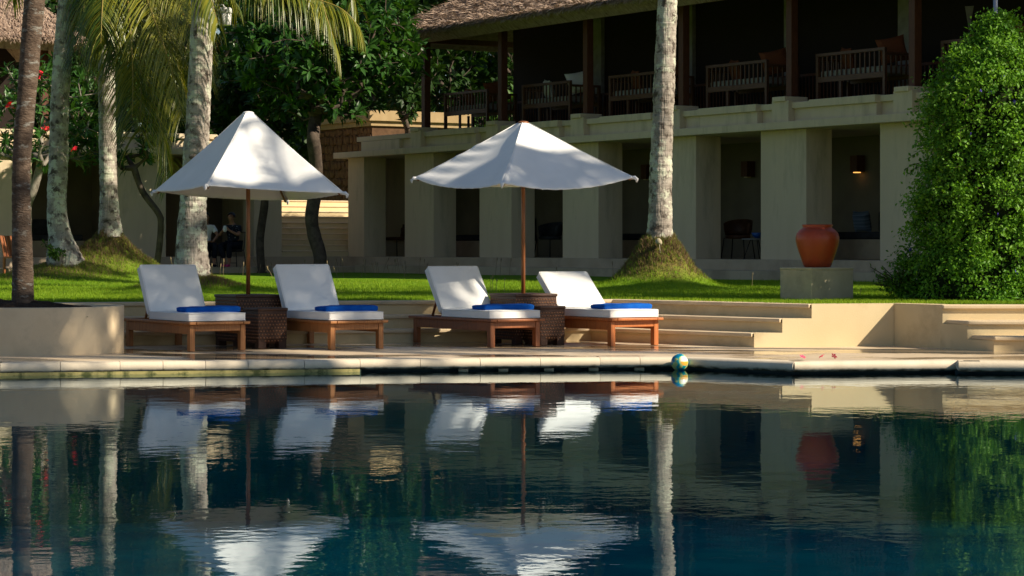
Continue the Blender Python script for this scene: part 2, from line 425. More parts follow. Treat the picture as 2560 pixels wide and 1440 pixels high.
def lawn_mat():
    m = mat('lawn', (0.10, 0.22, 0.008), (0.18, 0.31, 0.014), 3.0, 0.9, 0.8, 90, 0.1, detail=8, bdist=0.03)
    nt = m.node_tree; b = nt.nodes['Principled BSDF']
    at_ = nt.nodes.new('ShaderNodeAttribute'); at_.attribute_name = 'var'
    mx = nt.nodes.new('ShaderNodeMix'); mx.data_type = 'RGBA'; mx.inputs['B'].default_value = (0.24, 0.14, 0.06, 1)
    nz = nt.nodes.new('ShaderNodeTexNoise'); nz.inputs['Scale'].default_value = 14; nz.inputs['Detail'].default_value = 5
    tc = nt.nodes.new('ShaderNodeTexCoord'); nt.links.new(tc.outputs['Object'], nz.inputs['Vector'])
    mr = nt.nodes.new('ShaderNodeMapRange'); mr.inputs['From Min'].default_value = 0.3; mr.inputs['From Max'].default_value = 0.5
    nt.links.new(nz.outputs['Fac'], mr.inputs['Value'])
    mu = nt.nodes.new('ShaderNodeMath'); mu.operation = 'MULTIPLY'
    nt.links.new(mr.outputs[0], mu.inputs[0]); nt.links.new(at_.outputs['Fac'], mu.inputs[1])
    nt.links.new(mu.outputs[0], mx.inputs['Factor']); nt.links.new(b.inputs['Base Color'].links[0].from_socket, mx.inputs['A'])
    nt.links.new(mx.outputs['Result'], b.inputs['Base Color'])
    return m
M['lawn'] = lawn_mat()
M['earth'] = mat('earth', (0.10, 0.13, 0.03), (0.16, 0.15, 0.06), 0.6, 0.95, 0.6, 8, 0.1)

def water_mat():
    m = bpy.data.materials.new('water'); m.use_nodes = True
    nt = m.node_tree; out = nt.nodes['Material Output']
    nt.nodes.remove(nt.nodes['Principled BSDF'])
    gl = nt.nodes.new('ShaderNodeBsdfGlossy'); gl.inputs['Roughness'].default_value = 0.0
    gl.inputs['Color'].default_value = (0.84, 0.94, 1.0, 1)
    tr = nt.nodes.new('ShaderNodeBsdfTransparent'); tr.inputs[0].default_value = (0.55, 0.96, 0.96, 1)
    fr = nt.nodes.new('ShaderNodeFresnel'); fr.inputs['IOR'].default_value = 1.33
    mx = nt.nodes.new('ShaderNodeMixShader')
    tc = nt.nodes.new('ShaderNodeTexCoord')
    def nz(sc, scale, detail):
        mp = nt.nodes.new('ShaderNodeMapping'); mp.inputs['Scale'].default_value = sc
        nt.links.new(tc.outputs['Object'], mp.inputs[0])
        n = nt.nodes.new('ShaderNodeTexNoise'); n.inputs['Scale'].default_value = scale; n.inputs['Detail'].default_value = detail
        nt.links.new(mp.outputs[0], n.inputs['Vector']); return n.outputs['Fac']
    a = nz((1, 1, 1), 3.2, 2.0); c = nz((1, 1, 1), 14.0, 2.0); e = nz((0.5, 0.5, 1), 0.5, 1.0)
    # ripples come in patches: calm water between breaths of wind
    amp = nt.nodes.new('ShaderNodeMapRange'); amp.inputs['From Min'].default_value = 0.3; amp.inputs['From Max'].default_value = 0.7
    amp.inputs['To Min'].default_value = 0.25; amp.inputs['To Max'].default_value = 1.2
    nt.links.new(e, amp.inputs['Value'])
    m1 = nt.nodes.new('ShaderNodeMath'); m1.operation = 'MULTIPLY_ADD'; m1.inputs[1].default_value = 0.22
    nt.links.new(c, m1.inputs[0]); nt.links.new(a, m1.inputs[2])
    m2 = nt.nodes.new('ShaderNodeMath'); m2.operation = 'MULTIPLY'
    nt.links.new(m1.outputs[0], m2.inputs[0]); nt.links.new(amp.outputs[0], m2.inputs[1])
    bp = nt.nodes.new('ShaderNodeBump'); bp.inputs['Strength'].default_value = 1.0; bp.inputs['Distance'].default_value = 0.0020
    nt.links.new(m2.outputs[0], bp.inputs['Height'])
    nt.links.new(bp.outputs[0], gl.inputs['Normal']); nt.links.new(bp.outputs[0], fr.inputs['Normal'])
    nt.links.new(fr.outputs[0], mx.inputs[0]); nt.links.new(tr.outputs[0], mx.inputs[1]); nt.links.new(gl.outputs[0], mx.inputs[2])
    nt.links.new(mx.outputs[0], out.inputs[0])
    return m
M['water'] = water_mat()

# ================================================================== GROUND
LAWN = 0.48
U = Vector((0.532, -0.847, 0)); W = Vector((0.847, 0.532, 0))
GRID_RZ = math.atan2(U.y, U.x)

R1 = [(-16, 24.31), (0.95, 28.90), (2.72, 27.00)]
R2 = [(-16, 24.66), (1.10, 29.25), (3.046, 27.07)]
R3 = [(-16, 25.01), (1.25, 29.60), (3.385, 27.15)]
CORN = (4.35, 27.36)
RW = [(4.35, 27.36), (4.79, 26.70), (5.00, 26.35), (5.22, 26.00)]

def lerp_poly(poly, x):
    if x <= poly[0][0]: return poly[0][1]
    for (a, b) in zip(poly[:-1], poly[1:]):
        if a[0] <= x <= b[0]:
            k = (x - a[0]) / max(1e-6, b[0] - a[0]); return a[1] + (b[1] - a[1]) * k
    return poly[-1][1]
LB = [(-16, 25.20), (1.22, 29.80), (3.43, 27.30), (4.40, 27.50), (4.95, 27.02), (30, 27.02)]

MOUNDS = [  # x, y, height, radius, power, dryness
    (2.22, 36.0, 0.80, 0.47, 3.3, 1.0),
    (-7.03, 42.0, 0.82, 0.62, 2.0, 0.75),
    (-7.72, 41.0, 0.20, 0.90, 2.4, 0.5),
    (-4.67, 35.0, 0.21, 0.55, 2.6, 0.8),
]
def lawn_z(x, y):
    z = LAWN + 0.03 * mnoise.noise(Vector((x * 0.35, y * 0.2, 3.1)))
    edge = min(1.0, max(0.0, (y - lerp_poly(LB, x)) / 1.0))
    z = LAWN + (z - LAWN) * edge
    for (mx, my, h, r, p, d) in MOUNDS:
        q = math.hypot(x - mx, y - my)
        if q < 6:
            k = h / (1 + (q / r) ** p) * max(0, 1 - (q / 6) ** 2)
            z += k * (1 + 0.16 * mnoise.noise(Vector((x * 5, y * 5, 2))) + 0.09 * mnoise.noise(Vector((x * 13, y * 13, 7))))
    return z
def lawn_dry(x, y):
    v = 0.0
    for (mx, my, h, r, p, d) in MOUNDS:
        q = math.hypot(x - mx, y - my)
        v = max(v, d * max(0.0, 1 - (q / (1.7 * r)) ** 2.5))
    return min(1, v)

def make_lawn():
    xs = sorted(set([-400, -120, -60, -35, -24, -16] + [round(-14 + 0.16 * i, 3) for i in range(int(26 / 0.16) + 1)] + [1.22, 3.43, 4.40, 4.95] + [13, 16, 22, 30, 60, 150, 400]))
    ys = [0, 0.05, 0.15, 0.3, 0.6, 1, 1.5] + [2 + 0.2 * i for i in range(72)] + [16.8, 18, 20, 23, 27, 32, 40, 55, 90, 160, 400, 900]
    V = []; var = []
    for y in ys:
        for x in xs:
            xx = x; yb = lerp_poly(LB, x)
            yy = yb + y
            V.append((xx, yy, lawn_z(xx, yy))); var.append(max(lawn_dry(xx, yy), 0.8 * min(1, max(0, mnoise.noise(Vector((xx * 0.55, yy * 0.3, 9))) - 0.15))))
    n = len(xs); T = []
    for j in range(len(ys) - 1):
        for i in range(n - 1):
            a = j * n + i
            T.append((a, a + 1, a + n + 1)); T.append((a, a + n + 1, a + n))
    o = link('lawn', np_mesh('lawn', np.array(V), np.array(T), M['lawn'], np.array(var), True))
    tag(o, 'sunlit mown green lawn rising into mounds round the palms', None, kind='structure')
    return o
make_lawn()

# ground beyond pool and lawn
g = MB()
z = -0.03
g.quad((-400, -300, z), (400, -300, z), (400, -9, z), (-400, -9, z))
g.quad((-400, -9, z), (-18, -9, z), (-18, 26.5, z), (-400, 26.5, z))
g.quad((18, -9, z), (400, -9, z), (400, 27.5, z), (18, 27.5, z))
tag(g.build('ground', M['earth']), 'grassy ground around the pool terrace', kind='structure')

# pool edge polyline (deck level), left to right
EDGE = [on(-420, 914, 0), on(0, 909, 0), on(300, 905.5, 0), on(620, 902.5, 0), on(900, 899.5, 0), on(1200, 897, 0), on(1500, 894.5, 0), on(1700, 894, 0),
        on(1985, 905, 0), on(2395, 901.5, 0), on(2396, 903.5, 0), on(2620, 905, 0), on(3600, 908, 0)]
EDGE = [(p.x, p.y) for p in EDGE]
EDGE[0] = (-18, 22.7); EDGE[-1] = (18, 23.2)

deck = MB()
INSET = 0.20
poly = [(x, y + INSET) for x, y in EDGE] + [(18, 27.5), (18, 27.4), (5.2, 26.3), (4.5, 27.5), (2.6, 27.25), (1.0, 29.1), (-16, 24.6), (-18, 24.6)]
deck.f = []; deck.v = [(x, y, 0.0) for x, y in poly]
me = bpy.data.meshes.new('pool_deck'); bm = bmesh.new()
vs = [bm.verts.new(v) for v in deck.v]
bm.faces.new(vs); bmesh.ops.triangulate(bm, faces=bm.faces[:]); bm.to_mesh(me); bm.free()
me.materials.append(M['deck'])
pool_deck = tag(link('pool_deck', me), 'wet pale stone pool deck under the loungers', kind='structure')
# side and near terraces of the pool (out of the picture)
t2 = MB(); t2.box(-18, -13, -9, 22.8, -0.5, -0.004); t2.box(7, 18, -9, 23.3, -0.5, -0.004); t2.box(-13, 7, -9, -6, -0.5, -0.004)
tag(t2.build('pool_terrace', M['deck']), 'stone terrace along the other sides of the pool', kind='structure')

# coping stones along the far pool edge
def coping():
    prof = [(0.21, -0.098), (0.012, -0.098)] + [(-0.022 + 0.046 * (1 - math.cos(R(t))), -0.047 + 0.051 * math.sin(R(t))) for t in (-80, -60, -40, -20, 0, 20, 38, 55, 70, 84)] + [(0.05, 0.004), (0.21, 0.004)]
    segs = []
    for i in range(len(EDGE) - 1):
        a = Vector((*EDGE[i], 0)); b = Vector((*EDGE[i + 1], 0)); L = (b - a).length
        if L < 0.08: continue
        left = EDGE[i][0] < 1.4
        n = max(1, round(L / (0.5 if left else 3.0)))
        for k in range(n):
            p = a.lerp(b, k / n); q = a.lerp(b, (k + 1) / n)
            if max(p.x, q.x) < -6.5 or min(p.x, q.x) > 7.0:
                if k % 4: continue
                q = a.lerp(b, min(1, (k + 4) / n))
            segs.append((p, q))
    for (p, q) in segs:
        if min(p.x, q.x) > 7.0: continue
        d = (q - p); L = d.length; ang = math.atan2(d.y, d.x)
        g = 0.0025
        m = MB(); N = 4
        for j in range(N + 1):
            x = -L / 2 + g + (L - 2 * g) * j / N
            for (y, z) in prof:
                wob = 0.003 * mnoise.noise(Vector((p.x * 3 + x * 4, z * 9, 1)))
                m.v.append((x, y + wob, z))
        K = len(prof)
        for j in range(N):
            for i in range(K - 1):
                m.f.append((j * K + i, (j + 1) * K + i, (j + 1) * K + i + 1, j * K + i + 1))
        nv = len(m.v)
        m.v += m.v[:K] + m.v[N * K:(N + 1) * K]
        m.f.append(tuple(nv + i for i in range(K))); m.f.append(tuple(nv + K + i for i in reversed(range(K))))
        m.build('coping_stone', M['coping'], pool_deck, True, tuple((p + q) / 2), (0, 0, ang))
coping()

# pool shell and water
WZ = -0.12
ps = MB()
ps.quad((-13, -6, -1.6), (7, -6, -1.6), (7, 26, -1.6), (-13, 26, -1.6))
ps.quad((-13, 26, -1.6), (-13, -6, -1.6), (-13, -6, -0.02), (-13, 26, -0.02))
ps.quad((7, -6, -1.6), (7, 26, -1.6), (7, 26, -0.02), (7, -6, -0.02))
ps.quad((7, -6, -1.6), (7, -6, -0.02), (-13, -6, -0.02), (-13, -6, -1.6))
basin = tag(ps.build('pool_basin', M['pool_tile']), 'blue tiled pool basin', kind='structure')
wall_l = MB(); wall_r = MB(); wall_t = MB()
for i in range(len(EDGE) - 1):
    a = EDGE[i]; b = EDGE[i + 1]
    wall_t.quad((a[0], a[1] + 0.18, -1.6), (b[0], b[1] + 0.18, -1.6), (b[0], b[1] + 0.18, -0.26), (a[0], a[1] + 0.18, -0.26))
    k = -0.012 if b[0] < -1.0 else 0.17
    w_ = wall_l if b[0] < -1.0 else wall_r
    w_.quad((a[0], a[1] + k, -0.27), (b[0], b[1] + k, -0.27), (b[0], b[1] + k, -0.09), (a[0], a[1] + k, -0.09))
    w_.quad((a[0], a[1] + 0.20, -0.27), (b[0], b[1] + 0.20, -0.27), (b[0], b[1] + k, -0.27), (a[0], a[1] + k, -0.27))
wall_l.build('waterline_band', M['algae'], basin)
wall_r.build('waterline_band', M['slot_shade'], basin)  # recessed wall coloured dark to paint the shade in the overflow slot
wall_t.build('pool_wall', M['pool_tile'], basin)
for px in (1158, 1258, 1373, 1486, 1602):   # small stone blocks in the overflow slot
    p = on(px, 897, 0); y = lerp_poly(EDGE, p.x)
    b_ = MB().box(-0.05, 0.05, 0.03, 0.17, -0.25, -0.102)
    b_.build('overflow_block', M['concrete'], basin, False, (p.x, y, 0), bevel=0.006)
wt = MB(); wt.quad((-13, -6, WZ), (7, -6, WZ), (7, 26, WZ), (-13, 26, WZ))
tag(wt.build('pool_water', M['water']), 'dark teal pool water mirroring loungers and palms', kind='structure')

# ================================================================== GARDEN STEPS AND WALLS
def offset_poly(pl, d):
    """shift an open polyline to its right hand side (towards the pool) by d"""
    out = []
    for i, p in enumerate(pl):
        ns = []
        if i > 0: a = Vector((pl[i][0] - pl[i - 1][0], pl[i][1] - pl[i - 1][1])).normalized(); ns.append(Vector((a.y, -a.x)))
        if i < len(pl) - 1: a = Vector((pl[i + 1][0] - pl[i][0], pl[i + 1][1] - pl[i][1])).normalized(); ns.append(Vector((a.y, -a.x)))
        n = sum(ns, Vector((0, 0))); n.normalize(); k = 1 / max(0.4, n.dot(ns[0]))
        out.append((p[0] + n.x * d * k, p[1] + n.y * d * k))
    return out

def step_piece(root, riser, z0, z1, back):
    rr = list(riser)
    b = [(rr[2][0] + 0.25, rr[2][1] + 0.35), (rr[1][0] + 0.1, rr[1][1] + back), (rr[0][0], rr[0][1] + back)]
    m = MB().prism(rr + b, z0, z1 - 0.045)
    o = m.build('step', M['sandstone'], root)
    rr2 = offset_poly(rr, 0.035)
    rr2[2] = (rr[2][0] - 0.03, rr[2][1] - 0.02)
    m = MB().prism(rr2 + b, z1 - 0.045, z1)
    m.build('nosing', M['nosing'], o, bevel=0.012)
st = empty('garden_steps', (0, 0, 0), label='three long cream stone steps behind the four loungers', cat='steps')
step_piece(st, R1, -0.02, 0.16, 0.8)
step_piece(st, R2, -0.02, 0.32, 0.8)
step_piece(st, R3, -0.02, 0.482, 0.22)

rw = empty('retaining_wall', (4.35, 27.36, 0), label='smooth cream retaining wall with an inner corner, below the clay urn', cat='wall')
lw = MB()
for (xa, xb, zt) in ((2.722, 3.048, 0.162), (3.048, 3.388, 0.322), (3.388, 4.35, 0.484)):
    ya = 27.0 + (xa - 2.72) * 0.2209; yb = 27.0 + (xb - 2.72) * 0.2209
    lw.prism([(xa, ya - 0.012), (xb, yb - 0.012), (xb + 0.05, yb + 0.26), (xa + 0.05, ya + 0.26)], -0.02, zt)
for i, v in enumerate(lw.v): lw.v[i] = (v[0] - 4.35, v[1] - 27.36, v[2])
lw.build('lit_wall', M['sandstone'], rw)
lw = MB().prism([(4.352, 27.36), (4.79, 26.70), (5.0, 26.80), (4.55, 27.62), (4.425, 27.62)], -0.02, 0.486)
for i, v in enumerate(lw.v): lw.v[i] = (v[0] - 4.35, v[1] - 27.36, v[2])
lw.build('side_wall', M['sandstone'], rw)

s2 = empty('garden_steps', (5.3, 26.4, 0), label='short flight of three cream steps at the right edge, beneath the vine', cat='steps')
for (a, b, z0, z1) in (((5.22, 26.00), (4.98, 26.38), -0.02, 0.16), ((5.00, 26.35), (4.77, 26.73), -0.02, 0.32), ((4.79, 26.70), (4.60, 27.02), -0.02, 0.484)):
    m = MB().prism([(a[0] - 5.3, a[1] - 26.4), (18 - 5.3, a[1] - 26.4), (18 - 5.3, 27.05 - 26.4), (b[0] - 5.3, 27.05 - 26.4 if z1 > .4 else b[1] - 26.4 + 0.0)], z0, z1 - 0.045)
    o = m.build('step', M['sandstone'], s2)
    m = MB().prism([(a[0] - 5.3 + 0.0, a[1] - 26.4 - 0.035), (18 - 5.3, a[1] - 26.4 - 0.035), (18 - 5.3, 27.05 - 26.4), (b[0] - 5.3 + 0.05, 27.05 - 26.4 if z1 > .4 else b[1] - 26.4)], z1 - 0.045, z1)
    m.build('nosing', M['nosing'], o, bevel=0.012)

# round cornered planter on the left
def rrect(x0, x1, y0, y1, r, n=10):
    out = []
    for (cx, cy, a0) in ((x1 - r, y0 + r, -90), (x1 - r, y1 - r, 0), (x0 + r, y1 - r, 90), (x0 + r, y0 + r, 180)):
        for k in range(n + 1):
            a = R(a0 + 90 * k / n); out.append((cx + r * math.cos(a), cy + r * math.sin(a)))
    return out
pl = empty('planter', (-6.2, 25.9, 0), label='low rounded cream stone planter holding the leftmost palm', cat='planter')
outer = rrect(-2.9, 1.99, -1.0, 1.0, 0.92, 14); inner = rrect(-2.78, 1.87, -0.88, 0.88, 0.80, 14)
m = MB(); n = len(outer)
for (pp, zz) in ((outer, -0.01), (outer, 0.485), ([(x * 0.998, y * 0.997) for x, y in outer], 0.497), (inner, 0.497), (inner, 0.30)):
    m.v += [(x, y, zz) for x, y in pp]
for k in range(4):
    for i in range(n):
        j = (i + 1) % n
        m.f.append((k * n + i, k * n + j, (k + 1) * n + j, (k + 1) * n + i))
m.build('wall', M['concrete'] if False else M['nosing'], pl, True)
m = MB(); NX, NY = 60, 24
for j in range(NY + 1):
    for i in range(NX + 1):
        x = -2.6 + 4.35 * i / NX; y = -0.72 + 1.44 * j / NY
        ex = 1 - max(abs((x + 0.42) / 2.2), abs(y / 0.76)) ** 4
        zz = 0.40 + 0.15 * max(0, ex) + 0.05 * mnoise.noise(Vector((x * 5, y * 5, 0))) + 0.02 * mnoise.noise(Vector((x * 16, y * 16, 4)))
        m.v.append((x, y, zz))
for j in range(NY):
    for i in range(NX):
        a = j * (NX + 1) + i; m.f.append((a, a + 1, a + NX + 2, a + NX + 1))
m.build('soil', M['soil'], pl, True)

# ================================================================== MAIN PAVILION
B0 = Vector((-4.29, 62.81, 0))
bld = empty('two_storey_pavilion', B0, GRID_RZ, 'two-storey cream pavilion with thatched roof, pillars below and open veranda above', 'building')
SEND = 30.0
box('floor_slab', 0.402, SEND, -0.45, 6, 0.30, 0.87, M['plaster_floor'], bld)
box('floor_step', 2.402, SEND, -1.10, -0.452, 0.20, 0.66, M['plaster_floor'], bld)
PS = [(0.0, 0.868)] + [(3.0 + 3.607 * k, 4.43 + 3.607 * k) for k in range(7)]
for (a, b) in PS:
    box('pillar', a, b, 0.0, 0.65, 0.862, 3.44, M['plaster'], bld, 0.008)
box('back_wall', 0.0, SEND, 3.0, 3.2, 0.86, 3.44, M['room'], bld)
box('end_wall', 0.012, 0.30, 0.652, 2.998, 0.862, 3.44, M['plaster'], bld)
box('cornice', -0.30, SEND, -0.28, 8.5, 3.43, 3.58, M['plaster'], bld, 0.008)
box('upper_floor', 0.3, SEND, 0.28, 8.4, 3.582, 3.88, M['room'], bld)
box('parapet', 0.72, SEND, 0.0, 0.26, 3.578, 3.84, M['plaster'], bld)
box('parapet_cap', 0.60, SEND, -0.07, 0.30, 3.838, 3.96, M['plaster'], bld, 0.01)
CS = [(a + b) / 2 + 0.10 for (a, b) in PS[1:]]
for i, c in enumerate(CS):
    pd = box('pedestal', c - 0.26, c + 0.26, -0.16, 0.34, 3.579, 4.00, M['plaster'], bld, 0.008)
    o = box('pedestal_cap', c - 0.20, c + 0.20, -0.20, 0.38, 3.985, 4.08, M['plaster'], bld, 0.01)
    box('column', c - 0.085, c + 0.085, 0.06, 0.23, 4.075, 6.6, M['wood_dark'], bld, 0.006)
    if i < len(CS) - 1:
        n_ = CS[i + 1]
        a, b = c + 0.95, n_ - 0.75
        box('parapet_panel', a, b, -0.14, 0.02, 3.5795, 3.83, M['plaster'], bld, 0.006)
        box('panel_cap', a - 0.02, b + 0.02, -0.20, 0.10, 3.825, 3.972, M['plaster'], bld, 0.01)
        # dark veranda railing of thin slats
        box('handrail', c + 0.09, n_ - 0.09, 1.50, 1.54, 4.62, 4.67, M['wood_dark'], bld)
        k = 0
        x = c + 0.16
        mm = MB().box(-0.012, 0.012, -0.01, 0.01, 0, 0.74).mesh('baluster', M['wood_dark'])
        while x < n_ - 0.12:
            link('baluster', mm, bld, (x, 1.52, 3.881)); x += 0.115
box('parapet_panel', 0.9, 2.9, -0.10, 0.02, 3.5795, 3.83, M['plaster'], bld, 0.006)
box('veranda_wall', 4.62, SEND, 2.2, 2.4, 3.87, 7.2, M['blind'], bld)
for c in CS[1:]:
    box('pilaster', c + 0.9, c + 1.25, 2.10, 2.198, 3.87, 6.9, M['pillow_grey'], bld)
box('corner_post', CS[0] - 0.08, CS[0] + 0.08, 2.3, 2.46, 3.88, 6.6, M['wood_dark'], bld)
box('eave_beam', CS[0] - 0.5, SEND, 0.07, 0.22, 6.2, 6.42, M['wood_dark'], bld)
box('end_beam', CS[0] - 0.07, CS[0] + 0.07, 0.23, 8.2, 6.18, 6.40, M['wood_dark'], bld)

def hip_roof(root, x0, x1, y0, y1, ze, zr, inset, mats, straw_face, n_straw, name='roof'):
    ym = (y0 + y1) / 2
    A = [Vector((x0, y0, ze)), Vector((x1, y0, ze)), Vector((x1, y1, ze)), Vector((x0, y1, ze))]
    r0 = Vector((x0 + inset, ym, zr)); r1 = Vector((x1 - inset, ym, zr))
    m = MB()
    faces = [(A[0], A[1], r1, r0), (A[1], A[2], r1), (A[2], A[3], r0, r1), (A[3], A[0], r0)]
    def grid(face, n=34):
        a, b = face[0], face[1]
        c, d = (face[2], face[3]) if len(face) == 4 else (face[2], face[2])
        base = len(m.v); nx = n * (3 if len(face) == 4 else 1)
        nrm = (b - a).cross(d - a).normalized()
        for j in range(n + 1):
            for i in range(nx + 1):
                p = a.lerp(b, i / nx).lerp(d.lerp(c, i / nx), j / n)
                w = 0.05 * mnoise.noise(p * 1.1) + 0.03 * mnoise.noise(p * 3.7)
                m.v.append(tuple(p + nrm * w))
        for j in range(n):
            for i in range(nx):
                q = base + j * (nx + 1) + i
                m.f.append((q, q + 1, q + nx + 2, q + nx + 1))
    for fc in faces: grid(fc)
    th = Vector((0, 0, -0.16)); ins = 0.30
    I = [Vector((x0 + ins, y0 + ins, ze - 0.10)), Vector((x1 - ins, y0 + ins, ze - 0.10)), Vector((x1 - ins, y1 - ins, ze - 0.10)), Vector((x0 + ins, y1 - ins, ze - 0.10))]
    q0 = r0 - Vector((0, 0, 0.45)); q1 = r1 - Vector((0, 0, 0.45))
    for i in range(4):
        j = (i + 1) % 4
        m.quad(A[i] - Vector((0, 0, 0.03)), A[j] - Vector((0, 0, 0.03)), I[j] + th, I[i] + th)
        m.quad(A[i] - Vector((0, 0, 0.03)), A[i] + Vector((0, 0, 0.03)), A[j] + Vector((0, 0, 0.03)), A[j] - Vector((0, 0, 0.03)))
    m.quad(I[1] + th, I[0] + th, q0, q1); m.quad(I[3] + th, I[2] + th, q1, q0)
    m.tri(I[2] + th, I[1] + th, q1); m.tri(I[0] + th, I[3] + th, q0)
    roof = m.build(name, mats[0], root, False)
    # straw ends on the visible slope
    rs = np.random.default_rng(5)
    for (fi, cnt) in straw_face:
        fc = faces[fi]; a, b = np.array(fc[0]), np.array(fc[1])
        c, d = (np.array(fc[2]), np.array(fc[3])) if len(fc) == 4 else (np.array(fc[2]), np.array(fc[2]))
        lo, hi, vmax = cnt[1], cnt[2], cnt[3]
        u = lo + (hi - lo) * rs.random(cnt[0]); v = rs.random(cnt[0]) * vmax
        e = rs.random(cnt[0]) < 0.22; v[e] = rs.random(e.sum()) * 0.012
        p = (a + (b - a) * u[:, None]) * (1 - v[:, None]) + (d + (c - d) * u[:, None]) * v[:, None]
        dn = unit(((a + b) / 2 - (c + d) / 2)[None])[0]
        nr = np.cross(b - a, d - a); nr = nr / np.linalg.norm(nr)
        D = dn[None] * (0.9) + nr[None] * (0.06 + 0.22 * rs.random((cnt[0], 1))) + 0.30 * rs.normal(size=(cnt[0], 3))
        V, T, var = leaves(p + nr * 0.03, D, np.broadcast_to(nr, p.shape) + 0.3 * rs.normal(size=p.shape), 0.10 + 0.16 * rs.random(cnt[0]), 0.022, 0.1)
        o = link('straw', np_mesh('straw', V, T, mats[1], var), roof); o['kind'] = 'stuff'
    return roof
roof = hip_roof(bld, 3.2, 33, -0.85, 9.2, 6.34, 9.4, 5.0, (M['thatch'], M['straw']), [(0, (42000, 0.0, 0.5, 0.42)), (3, (5000, 0.4, 1.0, 0.5))], 0)
for k in range(12):   # rafters under the left eave
    y = -0.5 + 0.75 * k
    mm = MB().tube([(3.25, y, 6.16), (5.6, y + (4.175 - y) * 0.42, 8.1)], 0.035, 6)
    mm.build('rafter', M['wood_bench'], bld, True)

# ---- veranda day benches
def bench(s, pillow_l, pillow_r, label, length=2.05):
    p = B0 + U * s + W * 0.45
    r = empty('veranda_bench', (p.x, p.y, 3.882), GRID_RZ, label, 'bench', 'slatted benches along the veranda')
    wd = M['wood_bench']; L = length
    box('seat_rail', 0, L, 0.0, 0.05, 0.47, 0.58, wd, r, 0.004); box('seat_rail', 0, L, 0.80, 0.85, 0.47, 0.58, wd, r, 0.004)
    box('top_rail', 0, L, -0.01, 0.06, 0.98, 1.04, wd, r, 0.004)
    for x in (0.0, L - 0.07):
        box('arm_rail', x, x + 0.07, 0.062, 0.85, 0.90, 0.95, wd, r, 0.004)
        for y in (0.0, 0.79):
            box('leg', x + (-0.002 if x == 0 else 0.002), x + 0.07, y - 0.004, y + 0.062, 0.0, 1.0 if y == 0.0 else 0.95, wd, r, 0.004)
    box('leg', L * 0.34, L * 0.34 + 0.06, 0.006, 0.05, 0.0, 0.472, wd, r); box('leg', L * 0.22, L * 0.22 + 0.045, 0.4, 0.45, 0.0, 0.472, wd, r)
    mm = MB().box(-0.014, 0.014, -0.012, 0.012, 0.0, 0.405).mesh('spindle', wd)
    n = 14
    for k in range(1, n): link('spindle', mm, r, (0.04 + (L - 0.08) * k / n, 0.025, 0.578))
    for k in range(1, 6):
        link('spindle', mm, r, (0.03, 0.06 + 0.75 * k / 6, 0.52)); link('spindle', mm, r, (L - 0.03, 0.06 + 0.75 * k / 6, 0.52))
    box('seat_cushion', 0.075, L - 0.075, 0.055, 0.78, 0.55, 0.70, M['pillow_grey'], r, 0.03, 3)
    return r
def pillow(loc, rot, size, m, label, group='pillows on the veranda benches'):
    sx, sy, sz = size; mb = MB(); n = 10
    for sgn in (1, -1):
        base = len(mb.v)
        for j in range(n + 1):
            for i in range(n + 1):
                a = -1 + 2 * i / n; b = -1 + 2 * j / n
                h = (max(0, (1 - a ** 4)) * max(0, (1 - b ** 4))) ** 0.6
                k = 1 - 0.10 * (1 - a * a) * abs(b) ** 3; k2 = 1 - 0.10 * (1 - b * b) * abs(a) ** 3
                mb.v.append((a * sx / 2 * k2, sgn * h * sy / 2, b * sz / 2 * k))
        for j in range(n):
            for i in range(n):
                q = base + j * (n + 1) + i
                f = (q, q + 1, q + n + 2, q + n + 1)
                mb.f.append(f if sgn < 0 else tuple(reversed(f)))
    o = mb.build('pillow', m, None, True, loc, rot)
    return tag(o, label, 'pillow', group)
BN = ['second veranda bay, left of the tall palm', 'third veranda bay, partly hidden by the tall palm trunk']
bays = [('left end bay of the veranda', 'pillow_rust'), ('veranda bay with the white pillows', 'pillow_white'),
        ('veranda bay crossed by the tall palm trunk', 'pillow_rust'), ('veranda bay just right of the tall palm', 'pillow_rust'),
        ('veranda bay above the clay urn', 'pillow_rust'), ('veranda bay behind the vine top', 'pillow_rust')]
for i, (where, pm) in enumerate(bays):
    s = CS[i] + 0.36
    bench(s, None, None, 'dark wooden slatted bench in the ' + where)
    def lp(x, y, z):
        q = B0 + U * (s + x) + W * (0.45 + y); return (q.x, q.y, 3.882 + z)
    colr = 'white' if pm == 'pillow_white' else 'rust red'
    pillow(lp(0.36, 0.52, 0.93), (R(12), R(6), GRID_RZ + R(-20)), (0.55, 0.2, 0.48), M[pm], 'left %s pillow, %s' % (colr, where))
    pillow(lp(2.02 - 0.28, 0.46, 1.02), (R(-8), R(-12), GRID_RZ + R(70)), (0.60, 0.2, 0.52), M[pm], 'right %s pillow, %s' % (colr, where))
# large pale shade of a lamp upstairs on the right
p = at(2452, 52, 46.2)
lr = empty('floor_lamp', (p.x, p.y, 3.882), 0.3, 'pale tapered fabric lampshade standing upstairs behind the vine top', 'lamp')
MB().lathe([(0.24, 0.0), (0.34, 0.55), (0.33, 0.55), (0.23, 0.0)], 4, (0, 0, p.z - 3.882 - 0.28), False).build('lamp_shade', M['pillow_grey'], lr)
MB().tube([(0, 0, 0), (0, 0, p.z - 3.882 + 0.1)], 0.02, 8).lathe([(0.15, 0), (0.15, 0.03)], 16).build('stand', M['metal_dark'], lr)

